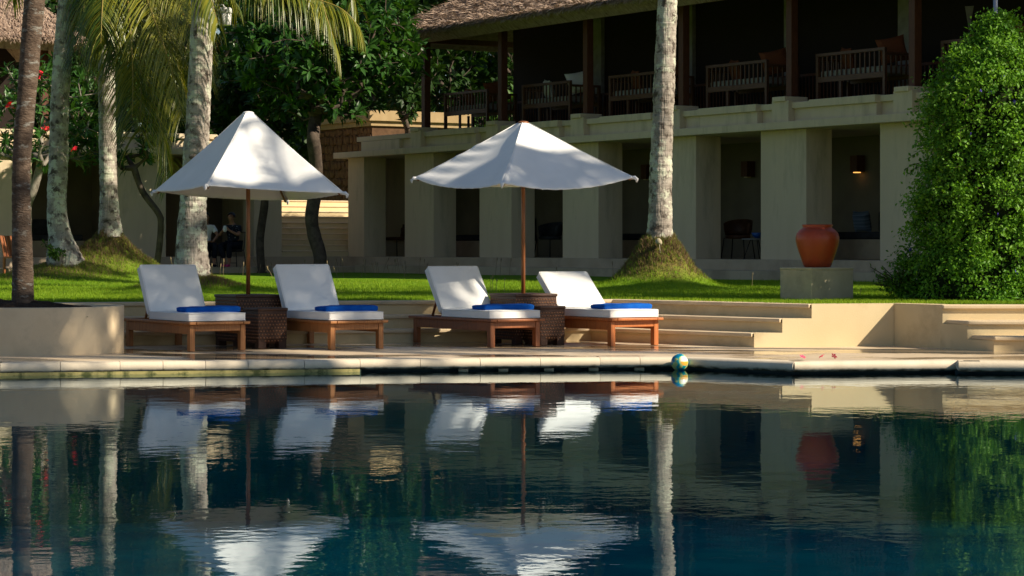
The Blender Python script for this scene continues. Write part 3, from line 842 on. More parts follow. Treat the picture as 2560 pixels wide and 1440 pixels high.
# ---- ground floor furniture
def local_pt(s, t, z): 
    q = B0 + U * s + W * t; return Vector((q.x, q.y, z))
def s_for(px, t):
    p = px - 1280; X0 = B0.x + W.x * t; Y0 = B0.y + W.y * t
    return (-X0 * F + p * Y0) / (F * U.x - p * U.y)
def wall_bench(s0, s1, label, striped=None):
    r = empty('built_in_bench', local_pt((s0 + s1) / 2, 1.9, 0.872), GRID_RZ, label, 'bench', 'built-in seats in the arcade')
    L = (s1 - s0) / 2
    box('base', -L, L, -0.45, 1.08, 0.0, 0.40, M['plaster_floor'], r, 0.01)
    box('seat_cushion', -L + 0.02, L - 0.02, -0.45, 1.06, 0.402, 0.55, M['mattress'], r, 0.04, 3)
    box('back_cushion', -L + 0.04, L - 0.04, 0.80, 1.06, 0.555, 0.98, M['mattress'], r, 0.05, 3)
    return r
wall_bench(s_for(1128, 1.45), s_for(1215, 1.45), 'dark padded built-in seat in the arcade opening behind the right umbrella')
wall_bench(s_for(1545, 1.45), s_for(1660, 1.45), 'dark padded built-in seat in the arcade opening left of the tall palm trunk')
wall_bench(s_for(2072, 1.45), s_for(2225, 1.45), 'dark padded built-in seat in the arcade opening behind the clay urn')
pq = local_pt(s_for(2155, 2.45), 2.45, 1.64)
pillow(pq, (R(10), 0, GRID_RZ), (0.5, 0.2, 0.45), mat('pillow_blue', (0.05, 0.07, 0.10), (0.16, 0.20, 0.26), 1.0, 0.9, stretch=(0.5, 0.5, 60), detail=0), 'blue striped pillow on the dark seat behind the urn', None)

def arm_chair(loc, rz, label, seatm):
    r = empty('arcade_chair', loc, rz, label, 'chair', 'round-backed chairs in the arcade')
    for (x, y, dx, dy) in ((-.22, -.22, -.05, -.05), (.22, -.22, .05, -.05), (-.22, .22, -.05, .05), (.22, .22, .05, .05)):
        MB().tube([(x, y, 0.44), (x + dx, y + dy, 0)], 0.012, 6).build('leg', M['metal_dark'], r, True)
    MB().lathe([(0.24, 0.42), (0.27, 0.44), (0.27, 0.48), (0.24, 0.50)], 20).build('seat', seatm, r, True)
    m = MB(); n = 16
    for j, (zz, rr) in enumerate(((0.50, 0.27), (0.62, 0.30), (0.74, 0.31))):
        for i in range(n + 1):
            a = R(-20 + 220 * i / n); m.v.append((rr * math.cos(a), rr * math.sin(a), zz + (0.10 * math.sin(math.pi * i / n) if j == 2 else 0)))
    for j in range(2):
        for i in range(n): q = j * (n + 1) + i; m.f.append((q, q + 1, q + n + 2, q + n + 1))
    o = m.build('backrest', seatm, r, True)
    sl = o.modifiers.new('solid', 'SOLIDIFY'); sl.thickness = 0.03
    return r
arm_chair(local_pt(s_for(988, 1.2), 1.2, 0.872), GRID_RZ + 0.4, 'dark round-backed chair in the arcade opening nearest the staircase', M['wood_dark'])
arm_chair(local_pt(s_for(1375, 1.2), 1.2, 0.872), GRID_RZ + 0.2, 'dark round-backed chair in the arcade opening under the right umbrella', M['mattress'])
arm_chair(local_pt(s_for(1845, 1.3), 1.3, 0.872), GRID_RZ + 0.5, 'brown round-backed chair in the arcade opening just right of the tall palm', M['wood_bench'])
# small table with a blue bowl beside that chair
tq = local_pt(s_for(1888, 1.1), 1.1, 0.872)
tr_ = empty('side_table', tq, GRID_RZ, 'small thin-legged table in the arcade opening right of the tall palm', 'table')
MB().lathe([(0.28, 0.40), (0.28, 0.425)], 20).build('table_top', M['pillow_grey'], tr_)
for a in (0, 2.1, 4.2): MB().tube([(0.1 * math.cos(a), 0.1 * math.sin(a), 0.40), (0.24 * math.cos(a), 0.24 * math.sin(a), 0)], 0.01, 6).build('leg', M['metal_dark'], tr_, True)
bq = tq + Vector((0.05, 0, 0.426))
tag(MB().lathe([(0.04, 0), (0.10, 0.05), (0.13, 0.12), (0.12, 0.12), (0.09, 0.055), (0.02, 0.015)], 18).build('bowl', mat('bowl_blue', (0.01, 0.08, 0.32), None, rough=0.3), None, True, bq), 'blue bowl on the small arcade table', 'bowl')

def sconce(px, py, s_, label, lit):
    q = local_pt(s_, 2.93, 0)
    zz = CZ + (HOR - py) / F * q.y
    r = empty('wall_lamp', (q.x, q.y, zz - 0.15), GRID_RZ, label, 'lamp', 'wall lamps in the arcade')
    box('shade', -0.11, 0.11, -0.16, 0.06, 0.0, 0.34, M['wood_dark'], r, 0.005)
    m = bpy.data.materials.new('bulb'); m.use_nodes = True; b = m.node_tree.nodes['Principled BSDF']
    b.inputs['Base Color'].default_value = (0.8, 0.6, 0.3, 1)
    if lit: b.inputs['Emission Color'].default_value = (1.0, 0.45, 0.10, 1); b.inputs['Emission Strength'].default_value = 1.1
    box('bulb', -0.05, 0.05, -0.12, 0.0, -0.02, -0.002, m, r)
sconce(2148, 412, s_for(2148, 2.93), 'lit dark box lamp on the wall behind the clay urn', True)
sconce(1874, 425, s_for(1874, 2.93), 'unlit dark box lamp in the arcade opening right of the tall palm', False)
sconce(1622, 432, s_for(1622, 2.93), 'unlit dark box lamp half hidden by the tall palm trunk', False)

# ================================================================== LEFT WING
LRZ = math.atan2(-W.y, -W.x)
wing = empty('garden_wing', B0, LRZ, 'cream single arcade wing with thatched roof behind the left palms', 'building')
box('floor_slab', 0.0, 14, -6, 0.40, 0.30, 0.869, M['plaster_floor'], wing)
box('floor_step', 0.46, 14, 0.402, 2.40, 0.20, 0.62, M['plaster_floor'], wing)
for (a, b) in ((1.93, 2.72), (5.16, 6.50), (8.68, 10.15), (12.6, 14)):
    box('pier', a, b, -0.65, 0.0, 0.862, 3.44, M['plaster'], wing, 0.008)
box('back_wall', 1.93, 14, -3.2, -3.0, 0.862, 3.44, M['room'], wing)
box('side_wall', 1.94, 2.2, -2.998, -0.652, 0.862, 3.44, M['plaster'], wing)
box('partition', 5.7, 5.9, -2.998, -0.652, 0.862, 3.44, M['room'], wing)
box('inner_pier', 3.35, 4.0, -3.0, -1.6, 0.862, 3.44, M['plaster'], wing)
box('cornice', 1.70, 14, -6, 0.28, 3.43, 3.58, M['plaster'], wing, 0.008)
box('parapet', 2.0, 14, -0.26, 0.02, 3.578, 3.84, M['plaster'], wing)
box('parapet_cap', 1.9, 14, -0.30, 0.09, 3.838, 3.96, M['plaster'], wing, 0.01)
box('upper_wall', 7.9, 14, -3.4, -3.2, 3.58, 6.6, M['blind'], wing)
for q in (8.3, 11.9):
    box('column', q - 0.08, q + 0.08, -0.25, -0.09, 3.95, 6.5, M['wood_dark'], wing, 0.005)
hip_roof(wing, 7.55, 16, -8.0, 0.95, 6.1, 10.4, 4.2, (M['thatch'], M['straw']), [(2, (14000, 0.25, 1.0, 0.5))], 0)
# back seat in the left opening
rb = empty('built_in_bench', B0 - W * 7.4 - U * 2.4 + Vector((0, 0, 0.872)), LRZ, 'dark padded built-in seat in the wing opening between the left palms', 'bench', 'built-in seats in the arcade')
box('base', -0.8, 0.8, -0.5, 0.6, 0, 0.40, M['plaster_floor'], rb, 0.01)
box('seat_cushion', -0.78, 0.78, -0.48, 0.58, 0.402, 0.55, M['mattress'], rb, 0.04, 3)
box('back_cushion', -0.75, 0.75, -0.5, -0.25, 0.555, 0.95, M['mattress'], rb, 0.05, 3)

# outdoor staircase between wing and pavilion
stc = empty('garden_staircase', B0, LRZ, 'straight flight of wide cream stone stairs in dappled sun behind the left umbrella', 'staircase')
for k in range(10):
    o = box('stair_step', -2.6, 1.922, -0.34 * (k + 1) - 0.4, -0.34 * k - 0.02, 0.80, 0.87 + 0.152 * (k + 1) - 0.035, M['sandstone'], stc)
    q = box('nosing', -2.6, 1.922, -0.34 * (k + 1) - 0.02, -0.34 * k + 0.008, 0.87 + 0.152 * (k + 1) - 0.035, 0.87 + 0.152 * (k + 1), M['nosing'], stc, 0.01)
box('landing', 0.013, 3.9, -6.5, -3.46, 0.8, 2.36, M['sandstone'], stc)

# stone clad block above the stairs
sb = empty('stone_wall', B0, GRID_RZ, 'brown rubble stone wall with cream coping between staircase and pavilion', 'wall')
s0, s1, t0, t1 = -7.7, -4.52, 3.2, 6.5
box('wall_core', s0, s1, t0, t1, 0.4, 4.66, M['mortar'], sb)
box('wall_coping', s0 - 0.18, s1 + 0.18, t0 - 0.18, t1, 4.70, 5.0, M['wall_cap'], sb, 0.01)
box('wall_coping', s0 - 0.08, s1 + 0.08, t0 - 0.08, t1, 4.56, 4.70, M['wall_cap'], sb, 0.01)
rs = random.Random(3)
zrow = 2.0
while zrow < 4.5:
    h = rs.uniform(0.16, 0.26); x = s0
    if zrow + h > 4.55: h = 4.55 - zrow
    while x < s1 - 0.05:
        wd = min(rs.uniform(0.18, 0.42), s1 - x)
        m = MB(); g = 0.012
        pts = []
        for (ax, az) in ((0, 0), (.5, -.06), (1, 0), (1.05, .5), (1, 1), (.5, 1.06), (0, 1), (-.05, .5)):
            pts.append((g + (wd - 2 * g) * min(1, max(0, ax)) + rs.uniform(-.035, .035), g + (h - 2 * g) * min(1, max(0, az)) + rs.uniform(-.04, .04)))
        dp = rs.uniform(0.02, 0.06)
        for (sc, yy) in ((1, 0.01), (0.93, -dp * 0.8), (0.6, -dp)):
            for (px_, pz_) in pts: m.v.append((wd / 2 + (px_ - wd / 2) * sc, yy, h / 2 + (pz_ - h / 2) * sc))
        for lay in range(2):
            for i in range(8): j = (i + 1) % 8; m.f.append((lay * 8 + i, lay * 8 + j, lay * 8 + 8 + j, lay * 8 + 8 + i))
        m.f.append(tuple(16 + i for i in range(8)))
        m.build('stone', M['stone'], sb, False, (x, t0, zrow))
        x += wd
    zrow += h
    if zrow > 4.5: break

# ================================================================== LOUNGERS
def rbox(name, sx, sy, sz, mat_, parent, loc, rot=(0, 0, 0), r=0.02, sub=10, puff=0.0, seed=0):
    """soft cushion: rounded box with gently puffed and uneven faces"""
    bm = bmesh.new(); bmesh.ops.create_cube(bm, size=1.0)
    for v in bm.verts: v.co = Vector((v.co.x * sx, v.co.y * sy, v.co.z * sz))
    bmesh.ops.bevel(bm, geom=bm.edges[:], offset=r, segments=3, profile=0.6, affect='EDGES')
    bmesh.ops.subdivide_edges(bm, edges=[e for e in bm.edges if e.calc_length() > 0.12], cuts=sub, use_grid_fill=True)
    for v in bm.verts:
        a, b = v.co.x / (sx / 2), v.co.y / (sy / 2)
        k = max(0, 1 - a * a) ** 0.5 * max(0, 1 - b * b) ** 0.5
        s = 1 if v.co.z > 0 else -1
        n = mnoise.noise(Vector((v.co.x * 3.3 + seed * 7.1, v.co.y * 3.3, s + seed)))
        n2 = mnoise.noise(Vector((v.co.x * 9 + seed * 3.7, v.co.y * 9, s + seed)))
        v.co.z += s * k * puff * (1 + 0.5 * n) + 0.004 * n2 * (1 if puff else 0)
        v.co.x += 0.004 * mnoise.noise(Vector((v.co.y * 5, v.co.z * 5, seed + 2.0)))
        v.co.y += 0.004 * mnoise.noise(Vector((v.co.x * 5, v.co.z * 5, seed + 5.0)))
    me = bpy.data.meshes.new(name); bm.to_mesh(me); bm.free()
    me.polygons.foreach_set('use_smooth', [True] * len(me.polygons))
    me.materials.append(mat_)
    return link(name, me, parent, loc, rot)

def lounger(foot, ang, wood, label, seed, towel_label, strut=False):
    """local x runs from foot to head, y across (positive = far side); origin under the near foot leg"""
    rz = math.atan2(-U.y, -U.x)
    r = empty('sun_lounger', (foot[0], foot[1], 0.004), rz, label, 'sun lounger', 'wooden sun loungers beside the pool')
    wd = M[wood]
    # width axis: +w in world is -y locally
    Wd = 0.66; Ln = 1.74
    def yb(a, b): return (-b, -a)
    for (x, y) in ((0, 0), (0, 0.60), (1.66, 0), (1.66, 0.60)):
        y0, y1 = yb(y, y + 0.06)
        box('leg', x, x + 0.075, y0, y1, 0.0, 0.285, wd, r, 0.004)
        if x > 1:
            MB().lathe([(0.0, -0.012), (0.035, -0.012), (0.035, 0.012), (0.0, 0.012)], 14, cap=False).build('wheel', M['metal_dark'], r, True, (x + 0.04, (y0 + y1) / 2, 0.035), (R(90), 0, 0)) if False else None
    for y in (0.003, 0.603):
        y0, y1 = yb(y, y + 0.054)
        box('side_rail', 0.076, 1.66, y0, y1, 0.185, 0.290, wd, r, 0.004)
    box('end_rail', 0.006, 0.06, -0.598, -0.062, 0.215, 0.288, wd, r, 0.004)
    box('end_rail', 1.67, 1.72, -0.598, -0.062, 0.185, 0.288, wd, r, 0.004)
    for y in (-0.03, 0.61):
        y0, y1 = yb(y, y + 0.08)
        box('top_board', -0.06, 1.80, y0, y1, 0.289, 0.318, wd, r, 0.006)
    box('top_board', -0.062, 0.03, -0.605, -0.055, 0.2895, 0.3175, wd, r, 0.006)
    box('top_board', 1.71, 1.798, -0.605, -0.055, 0.2895, 0.3175, wd, r, 0.006)
    mm = MB().box(-0.03, 0.03, -0.275, 0.275, 0, 0.02).mesh('slat', wd)
    HX = 1.09
    k = 0.08
    while k < HX: link('slat', mm, r, (k, -0.33, 0.292)); k += 0.078
    # raised back: frame + slats + cushion in a tilted child
    ca, sa = math.cos(ang), math.sin(ang)
    bk = MB()
    for y in (0.04, 0.56):
        y0, y1 = yb(y, y + 0.05); bk.box(0.0, 0.60, y0, y1, -0.035, 0.0)
    bo = bk.build('back_frame', wd, r, False, (HX + 0.01, 0, 0.322), (0, -ang, 0), bevel=0.003)
    q = 0.05
    while q < 0.60:
        link('slat', mm, bo, (q, -0.33, 0.001)); q += 0.09
    y0, y1 = yb(0.10, 0.14)
    bx = HX + 0.01 + 0.40 * ca; bz = 0.322 + 0.40 * sa
    for yy in (-0.12, -0.54):
        MB().tube([(bx, yy, bz - 0.03), (min(1.66, bx + 0.17), yy, 0.300)], 0.016, 6).build('prop', wd, r, True)
    cz = 0.322 + 0.045
    sc = rbox('seat_cushion', 1.06, 0.68, 0.085, M['cushion'], r, (0.54, -0.33, cz), (0, 0, 0), 0.018, 8, 0.012, seed)
    cb = rbox('back_cushion', 0.59, 0.68, 0.085, M['cushion'], r, (HX + 0.02 + 0.325 * ca - 0.062 * sa, -0.33, 0.332 + 0.325 * sa + 0.062 * ca), (0, -ang, 0), 0.018, 8, 0.014, seed + 0.5)
    for (co, lx) in ((sc, 1.06), (cb, 0.59)):
        for zz in (0.038, -0.038):
            pr = rrect(-lx / 2 - 0.001, lx / 2 + 0.001, -0.341, 0.341, 0.02, 3); pr.append(pr[0])
            MB().tube([(x, y, zz) for x, y in pr], 0.0042, 5, False).build('piping', M['cushion'], co, True)
    # folded towel on the seat near the far side
    f = Vector((foot[0], foot[1], 0)) - U * 0.36 + W * 0.34
    return r

def towel(foot, label, seed, dx=0.0):
    m = MB(); nx, nz = 26, 12
    L_, D_, H_ = 0.62, 0.34, 0.066
    # folded stack: rounded outline swept along its length, soft waves, layer lines on the folded side
    prof = []
    for k in range(28):
        a = 2 * math.pi * k / 28
        ca, sa = math.cos(a), math.sin(a)
        prof.append((math.copysign(abs(ca) ** 0.22, ca) * D_ / 2, math.copysign(abs(sa) ** 0.38, sa) * H_ / 2))
    K = len(prof)
    for i in range(nx + 1):
        t = i / nx; x = (t - 0.5) * L_
        e = min(1, math.sin(math.pi * min(1, max(0, 0.5 * min(t, 1 - t) / 0.05))) if min(t, 1 - t) < 0.05 else 1)
        e = 0.72 + 0.28 * e
        for (py, pz) in prof:
            n1 = mnoise.noise(Vector((x * 4 + seed * 5, py * 4, seed)))
            n2 = mnoise.noise(Vector((x * 12, py * 10, seed + 3)))
            lay = 0.0035 * math.sin(pz * 260)
            fold = 0.80 + 0.20 * min(1, max(0, (t - 0.20) / 0.05)) if pz > 0 else 1
            zz = pz * e * fold * (0.96 + 0.12 * t) + (0.010 * n1 + 0.004 * n2 if pz > 0 else 0) + H_ / 2
            m.v.append((x + 0.006 * n1, py * (0.985 + 0.015 * e) + (lay if py < 0 else -lay) + 0.006 * n1, zz))
    for i in range(nx):
        for k in range(K):
            j = (k + 1) % K
            m.f.append((i * K + k, (i + 1) * K + k, (i + 1) * K + j, i * K + j))
    m.f.append(tuple(range(K))); m.f.append(tuple(nx * K + k for k in reversed(range(K))))
    p = Vector((foot[0], foot[1], 0)) - U * 0.33 + W * (0.37 + dx)
    o = m.build('towel', M['towel'], None, True, (p.x, p.y, 0.322 + 0.092), (0, 0, math.atan2(W.y, W.x) - R(7)))
    return tag(o, label, 'towel', 'folded blue pool towels')

LO = [((-3.46, 25.78), R(61), 'teak', 'leftmost wooden sun lounger with grey-white cushion, next to the stone planter'),
      ((-1.98, 26.20), R(61), 'teak', 'second wooden sun lounger from the planter, its back slats showing'),
      ((-0.24, 26.78), R(55), 'teak_dark', 'third sun lounger from the planter, dark brown with its prop visible'),
      ((1.12, 27.15), R(43), 'teak_red', 'rightmost reddish sun lounger with bright, lower back cushion')]
TL = ['folded blue towel on the leftmost lounger', 'folded blue towel on the second lounger from the planter',
      'folded blue towel on the third lounger from the planter', 'folded blue towel on the rightmost lounger']
for i, (f, a, wdn, lb) in enumerate(LO):
    lounger(f, a, wdn, lb, i * 1.7 + 0.3, TL[i])
    towel(f, TL[i], i * 2.3 + 1)

# ================================================================== WICKER BASES AND SIDE TABLES
def wicker(loc, size, h, name, label, cat, hole=False):
    r = empty(name, (loc[0], loc[1], 0.004), GRID_RZ, label, cat)
    s = size / 2; c = 0.05; ft = 0.055
    # body with chamfered lower corners on each side
    body = MB()
    top = h - 0.03
    body.box(-s, s, -s, s, ft + c, top)
    prof = [(-s, ft + c), (-s + c * 0.6, ft), (s - c * 0.6, ft), (s, ft + c)]
    n = len(body.v)
    for (x, z) in prof:
        for y in (-s, s): body.v.append((x, y, z + (0 if z > ft else 0)))
    body.f += [(n, n + 2, n + 4, n + 6), (n + 7, n + 5, n + 3, n + 1), (n, n + 1, n + 3, n + 2), (n + 2, n + 3, n + 5, n + 4), (n + 4, n + 5, n + 7, n + 6)]
    b = body.build('body', M['wicker'], r)
    box('rim', -s - 0.012, s + 0.012, -s - 0.012, s + 0.012, top - 0.004, h, M['wicker'], r, 0.01)
    for (x, y) in ((-1, -1), (1, -1), (-1, 1), (1, 1)):
        x0 = x * s - x * 0.10; y0 = y * s - y * 0.10
        box('foot', min(x * s, x0) + .002, max(x * s, x0) - .002, min(y * s, y0) + .002, max(y * s, y0) - .002, 0, ft + 0.06, M['wicker'], r, 0.004)
    # woven knots, their paler brown painting in the glints of sun
    kn = MB(); d = 0.036; a = 0.0105
    nz = int((top - ft - 0.03) / d); nx = int(size / d)
    for j in range(nz):
        for i in range(nx):
            x = -s + (i + (0.75 if j % 2 else 0.25)) * size / nx; z = ft + 0.03 + j * d
            if z < ft + c and abs(x) > s - c: continue
            for (ax, sg) in (('y', -1), ('x', 1), ('x', -1), ('y', 1)):
                o_ = 0.011
                if ax == 'y':
                    P_ = [(x - a * 1.3, sg * s, z), (x, sg * s, z + a), (x + a * 1.3, sg * s, z), (x, sg * s, z - a), (x, sg * (s + o_), z)]
                else:
                    P_ = [(sg * s, x - a * 1.3, z), (sg * s, x, z + a), (sg * s, x + a * 1.3, z), (sg * s, x, z - a), (sg * (s + o_), x, z)]
                q = len(kn.v); kn.v += P_
                for k in range(4): kn.f.append((q + k, q + (k + 1) % 4, q + 4))
    o = kn.build('weave', M['wicker_knot_glint'], b); o['kind'] = 'stuff'
    return r
UM1 = (-3.01, 27.38); UM2 = (0.131, 27.95)
wicker(UM1, 0.56, 0.585, 'umbrella_base', 'large dark wicker box holding the left umbrella pole', 'umbrella base')
wicker(UM2, 0.56, 0.585, 'umbrella_base', 'large dark wicker box holding the right umbrella pole', 'umbrella base')
wicker((-2.745, 26.74), 0.35, 0.45, 'wicker_table', 'small wicker side table between the two left loungers', 'side table')
wicker((0.375, 27.55), 0.33, 0.45, 'wicker_table', 'small wicker side table between the two right loungers', 'side table')

# ================================================================== UMBRELLAS
def umbrella(pos, apex_z, corners, sag, label, seed, wrinkle=0.0, ztop=None):
    r = empty('patio_umbrella', (pos[0], pos[1], 0.30), 0, label, 'umbrella', 'white square patio umbrellas')
    o = Vector((pos[0], pos[1], 0.30))
    A = Vector((0, 0, apex_z - 0.30))
    Cn = [Vector(c) - o for c in corners]          # left, near, right, rear
    cv = empty('canopy'); cv.parent = r
    bpy.data.objects.remove(cv)
    n = 30
    parent = None
    for k in range(4):
        a, b = Cn[k], Cn[(k + 1) % 4]
        nrm = (a - A).cross(b - A).normalized()
        m = MB()
        for j in range(n + 1):
            t = j / n
            for i in range(n + 1):
                q = i / n
                edge = a.lerp(b, q)
                d = Vector((edge.x, edge.y, 0)).normalized()
                cap = 0.055
                p = A.lerp(edge, t) 
                # cut apex to a small ring
                p = (A + d * cap * (1 - t) + Vector((0, 0, -0.0)) ).lerp(edge, t)
                bow = 4 * q * (1 - q)
                p.z -= sag[k] * bow * t ** 2.2
                p -= nrm * 0.035 * bow * math.sin(math.pi * min(1, t * 1.0)) * (1 if nrm.z > 0 else -1)
                w = 0.006 * mnoise.noise(Vector((p.x * 3 + seed, p.y * 3, p.z * 3)))
                if wrinkle:
                    ph = (1 - q) * 26 + 3 * mnoise.noise(Vector((p.x * 2, p.z * 2, seed)))
                    w += wrinkle * math.exp(-((q - 0.12) / 0.22) ** 2) * math.sin(t * 34 + q * 9) * min(1, t * 3) if k in (0,) else 0.25 * wrinkle * math.sin(t * 9 + q * 5)
                # seam pucker along hem
                if t > 0.93: w += 0.003 * math.sin(q * 120)
                m.v.append(tuple(p + nrm * w))
        for j in range(n):
            for i in range(n):
                f = j * (n + 1) + i
                m.f.append((f, f + n + 1, f + n + 2, f + 1))
        po = m.build('canopy_panel', M['canvas'], r, True)
        so = po.modifiers.new('solid', 'SOLIDIFY'); so.thickness = 0.004; so.offset = 0
    # ridge seams, pockets at the tips
    for k in range(4):
        d = Vector((Cn[k].x, Cn[k].y, 0)).normalized()
        m = MB().tube([A + d * 0.06, A.lerp(Cn[k], 0.5) + Vector((0, 0, 0.003)), Cn[k]], 0.0055, 6)
        m.build('ridge_seam', M['canvas'], r, True)
        c = Cn[k]
        m = MB().tube([c - d * 0.05, c + d * 0.01, c + d * 0.035 - Vector((0, 0, 0.02)), c + d * 0.03 - Vector((0, 0, 0.055))], [0.018, 0.022, 0.02, 0.008], 8)
        m.build('tip_pocket', M['canvas'], r, True)
        # rib under the fabric and its strut to the pole
        rib_in = A + d * 0.03 - Vector((0, 0, 0.05)); rib_out = c - d * 0.04 - Vector((0, 0, 0.025))
        MB().tube([rib_in, rib_out], 0.012, 6).build('rib', M['pole_wood'], r, True)
        hubz = A.z - 0.62
        MB().tube([Vector((0, 0, hubz)) + d * 0.04, rib_in.lerp(rib_out, 0.55)], 0.010, 6).build('strut', M['pole_wood'], r, True)
    MB().lathe([(0.045, A.z - 0.66), (0.05, A.z - 0.65), (0.05, A.z - 0.60), (0.045, A.z - 0.59)], 16).build('hub', M['pole_wood'], r, True)
    m = MB().tube([(0, 0, 0), (0, 0, A.z - 0.01)], 0.024, 14); m.build('pole', M['pole_wood'], r, True)
    MB().lathe([(0.062, A.z - 0.012), (0.066, A.z + 0.004), (0.05, A.z + 0.016), (0.015, A.z + 0.022)], 16).build('finial', M['pole_wood'] if wrinkle else M['canvas'], r, True)
    return r
def sq(pos, R_, phi, zs):
    c, s = math.cos(phi), math.sin(phi)
    return [(pos[0] - R_ * c, pos[1] + R_ * s, zs[0]), (pos[0] - R_ * s, pos[1] - R_ * c, zs[1]), (pos[0] + R_ * c, pos[1] - R_ * s, zs[2]), (pos[0] + R_ * s, pos[1] + R_ * c, zs[3])]
umbrella(UM1, 2.655, sq(UM1, 1.17, R(16.6), (1.77, 1.80, 1.735, 1.686)), (0.02, 0.01, 0.02, 0.03), 'left white square umbrella, its left side in shade', 1.0)
umbrella(UM2, 2.575, sq(UM2, 1.30, R(10.5), (1.935, 1.835, 1.93, 1.88)), (0.085, 0.10, 0.05, 0.05), 'right white square umbrella with sagging hem and wrinkled left panel', 4.0, 0.012)

# ================================================================== URN, BALL, FLOWERS, LANTERN
pc = on(2028, 752, LAWN)
pctr = Vector((pc.x, pc.y, 0)) - U * 0.30 + W * 0.33
ped = empty('urn_pedestal', (pctr.x, pctr.y, LAWN - 0.03), GRID_RZ, 'square weathered concrete block under the clay urn', 'pedestal')
box('block', -0.30, 0.30, -0.33, 0.33, 0.0, 0.40, M['concrete'], ped, 0.01)
box('top_slab', -0.305, 0.305, -0.335, 0.335, 0.398, 0.43, M['concrete'], ped, 0.01)
up = (pctr.x + 0.01, pctr.y, LAWN + 0.40)
k = pctr.y / F
prof = [(0.0, 0.0), (31, 0), (34, 3), (38, 14), (45, 34), (51, 52), (54, 66), (54.5, 74), (52, 84), (46, 92), (39, 97), (36.5, 99), (36.5, 102), (38.5, 105), (37.5, 107), (33, 106), (33, 96), (44, 84), (48, 70), (30, 8), (0.0, 6)]
tag(MB().lathe([(r_ * k, z_ * k) for r_, z_ in prof], 40, cap=False).build('clay_urn', M['urn'], None, True, up), 'large terracotta red clay urn on the square block', 'urn')

def ball_mat():
    m = bpy.data.materials.new('ball_print'); m.use_nodes = True
    nt = m.node_tree; b = nt.nodes['Principled BSDF']; b.inputs['Roughness'].default_value = 0.28
    tc = nt.nodes.new('ShaderNodeTexCoord')
    nz = nt.nodes.new('ShaderNodeTexNoise'); nz.inputs['Scale'].default_value = 9; nz.inputs['Detail'].default_value = 1.5
    nt.links.new(tc.outputs['Object'], nz.inputs['Vector'])
    rp = nt.nodes.new('ShaderNodeValToRGB'); rp.color_ramp.interpolation = 'CONSTANT'
    e = rp.color_ramp.elements
    e[0].position = 0; e[0].color = (0.0, 0.16, 0.34, 1); e[1].position = 0.44; e[1].color = (0.0, 0.32, 0.36, 1)
    for (p, c) in ((0.50, (0.50, 0.58, 0.20, 1)), (0.60, (0.62, 0.66, 0.30, 1)), (0.68, (0.02, 0.34, 0.36, 1))):
        x = e.new(p); x.color = c
    nt.links.new(nz.outputs['Fac'], rp.inputs[0])
    # round pale badge with an orange lower part, facing the pool
    sp = nt.nodes.new('ShaderNodeSeparateXYZ'); nt.links.new(tc.outputs['Object'], sp.inputs[0])
    vd = nt.nodes.new('ShaderNodeVectorMath'); vd.operation = 'DISTANCE'; vd.inputs[1].default_value = (0.052, -0.066, 0.022)
    nt.links.new(tc.outputs['Object'], vd.inputs[0])
    lt = nt.nodes.new('ShaderNodeMath'); lt.operation = 'LESS_THAN'; lt.inputs[1].default_value = 0.054
    nt.links.new(vd.outputs['Value'], lt.inputs[0])
    zl = nt.nodes.new('ShaderNodeMath'); zl.operation = 'LESS_THAN'; zl.inputs[1].default_value = 0.012
    nt.links.new(sp.outputs['Z'], zl.inputs[0])
    bd = nt.nodes.new('ShaderNodeMix'); bd.data_type = 'RGBA'; bd.inputs['A'].default_value = (0.75, 0.74, 0.62, 1); bd.inputs['B'].default_value = (0.80, 0.40, 0.05, 1)
    nt.links.new(zl.outputs[0], bd.inputs['Factor'])
    mx = nt.nodes.new('ShaderNodeMix'); mx.data_type = 'RGBA'
    nt.links.new(lt.outputs[0], mx.inputs['Factor']); nt.links.new(rp.outputs[0], mx.inputs['A']); nt.links.new(bd.outputs['Result'], mx.inputs['B'])
    nt.links.new(mx.outputs['Result'], b.inputs['Base Color'])
    return m
bm = bmesh.new(); bmesh.ops.create_uvsphere(bm, u_segments=32, v_segments=20, radius=0.088)
me = bpy.data.meshes.new('beach_ball'); bm.to_mesh(me); bm.free(); me.materials.append(ball_mat())
me.polygons.foreach_set('use_smooth', [True] * len(me.polygons))
bp_ = on(1699, 922, WZ)
yb_ = lerp_poly(EDGE, bp_.x) - 0.125
bo = tag(link('beach_ball', me, None, ((1699 - 1280) / F * yb_, yb_, WZ + 0.078)), 'teal and yellow patterned ball floating at the pool edge', 'ball')
vb = MB().lathe([(0.0, 0), (0.006, 0.0), (0.006, 0.003), (0, 0.004)], 10, cap=False); vb.build('valve', M['white'], bo, True, (-0.02, 0.0, 0.0865))

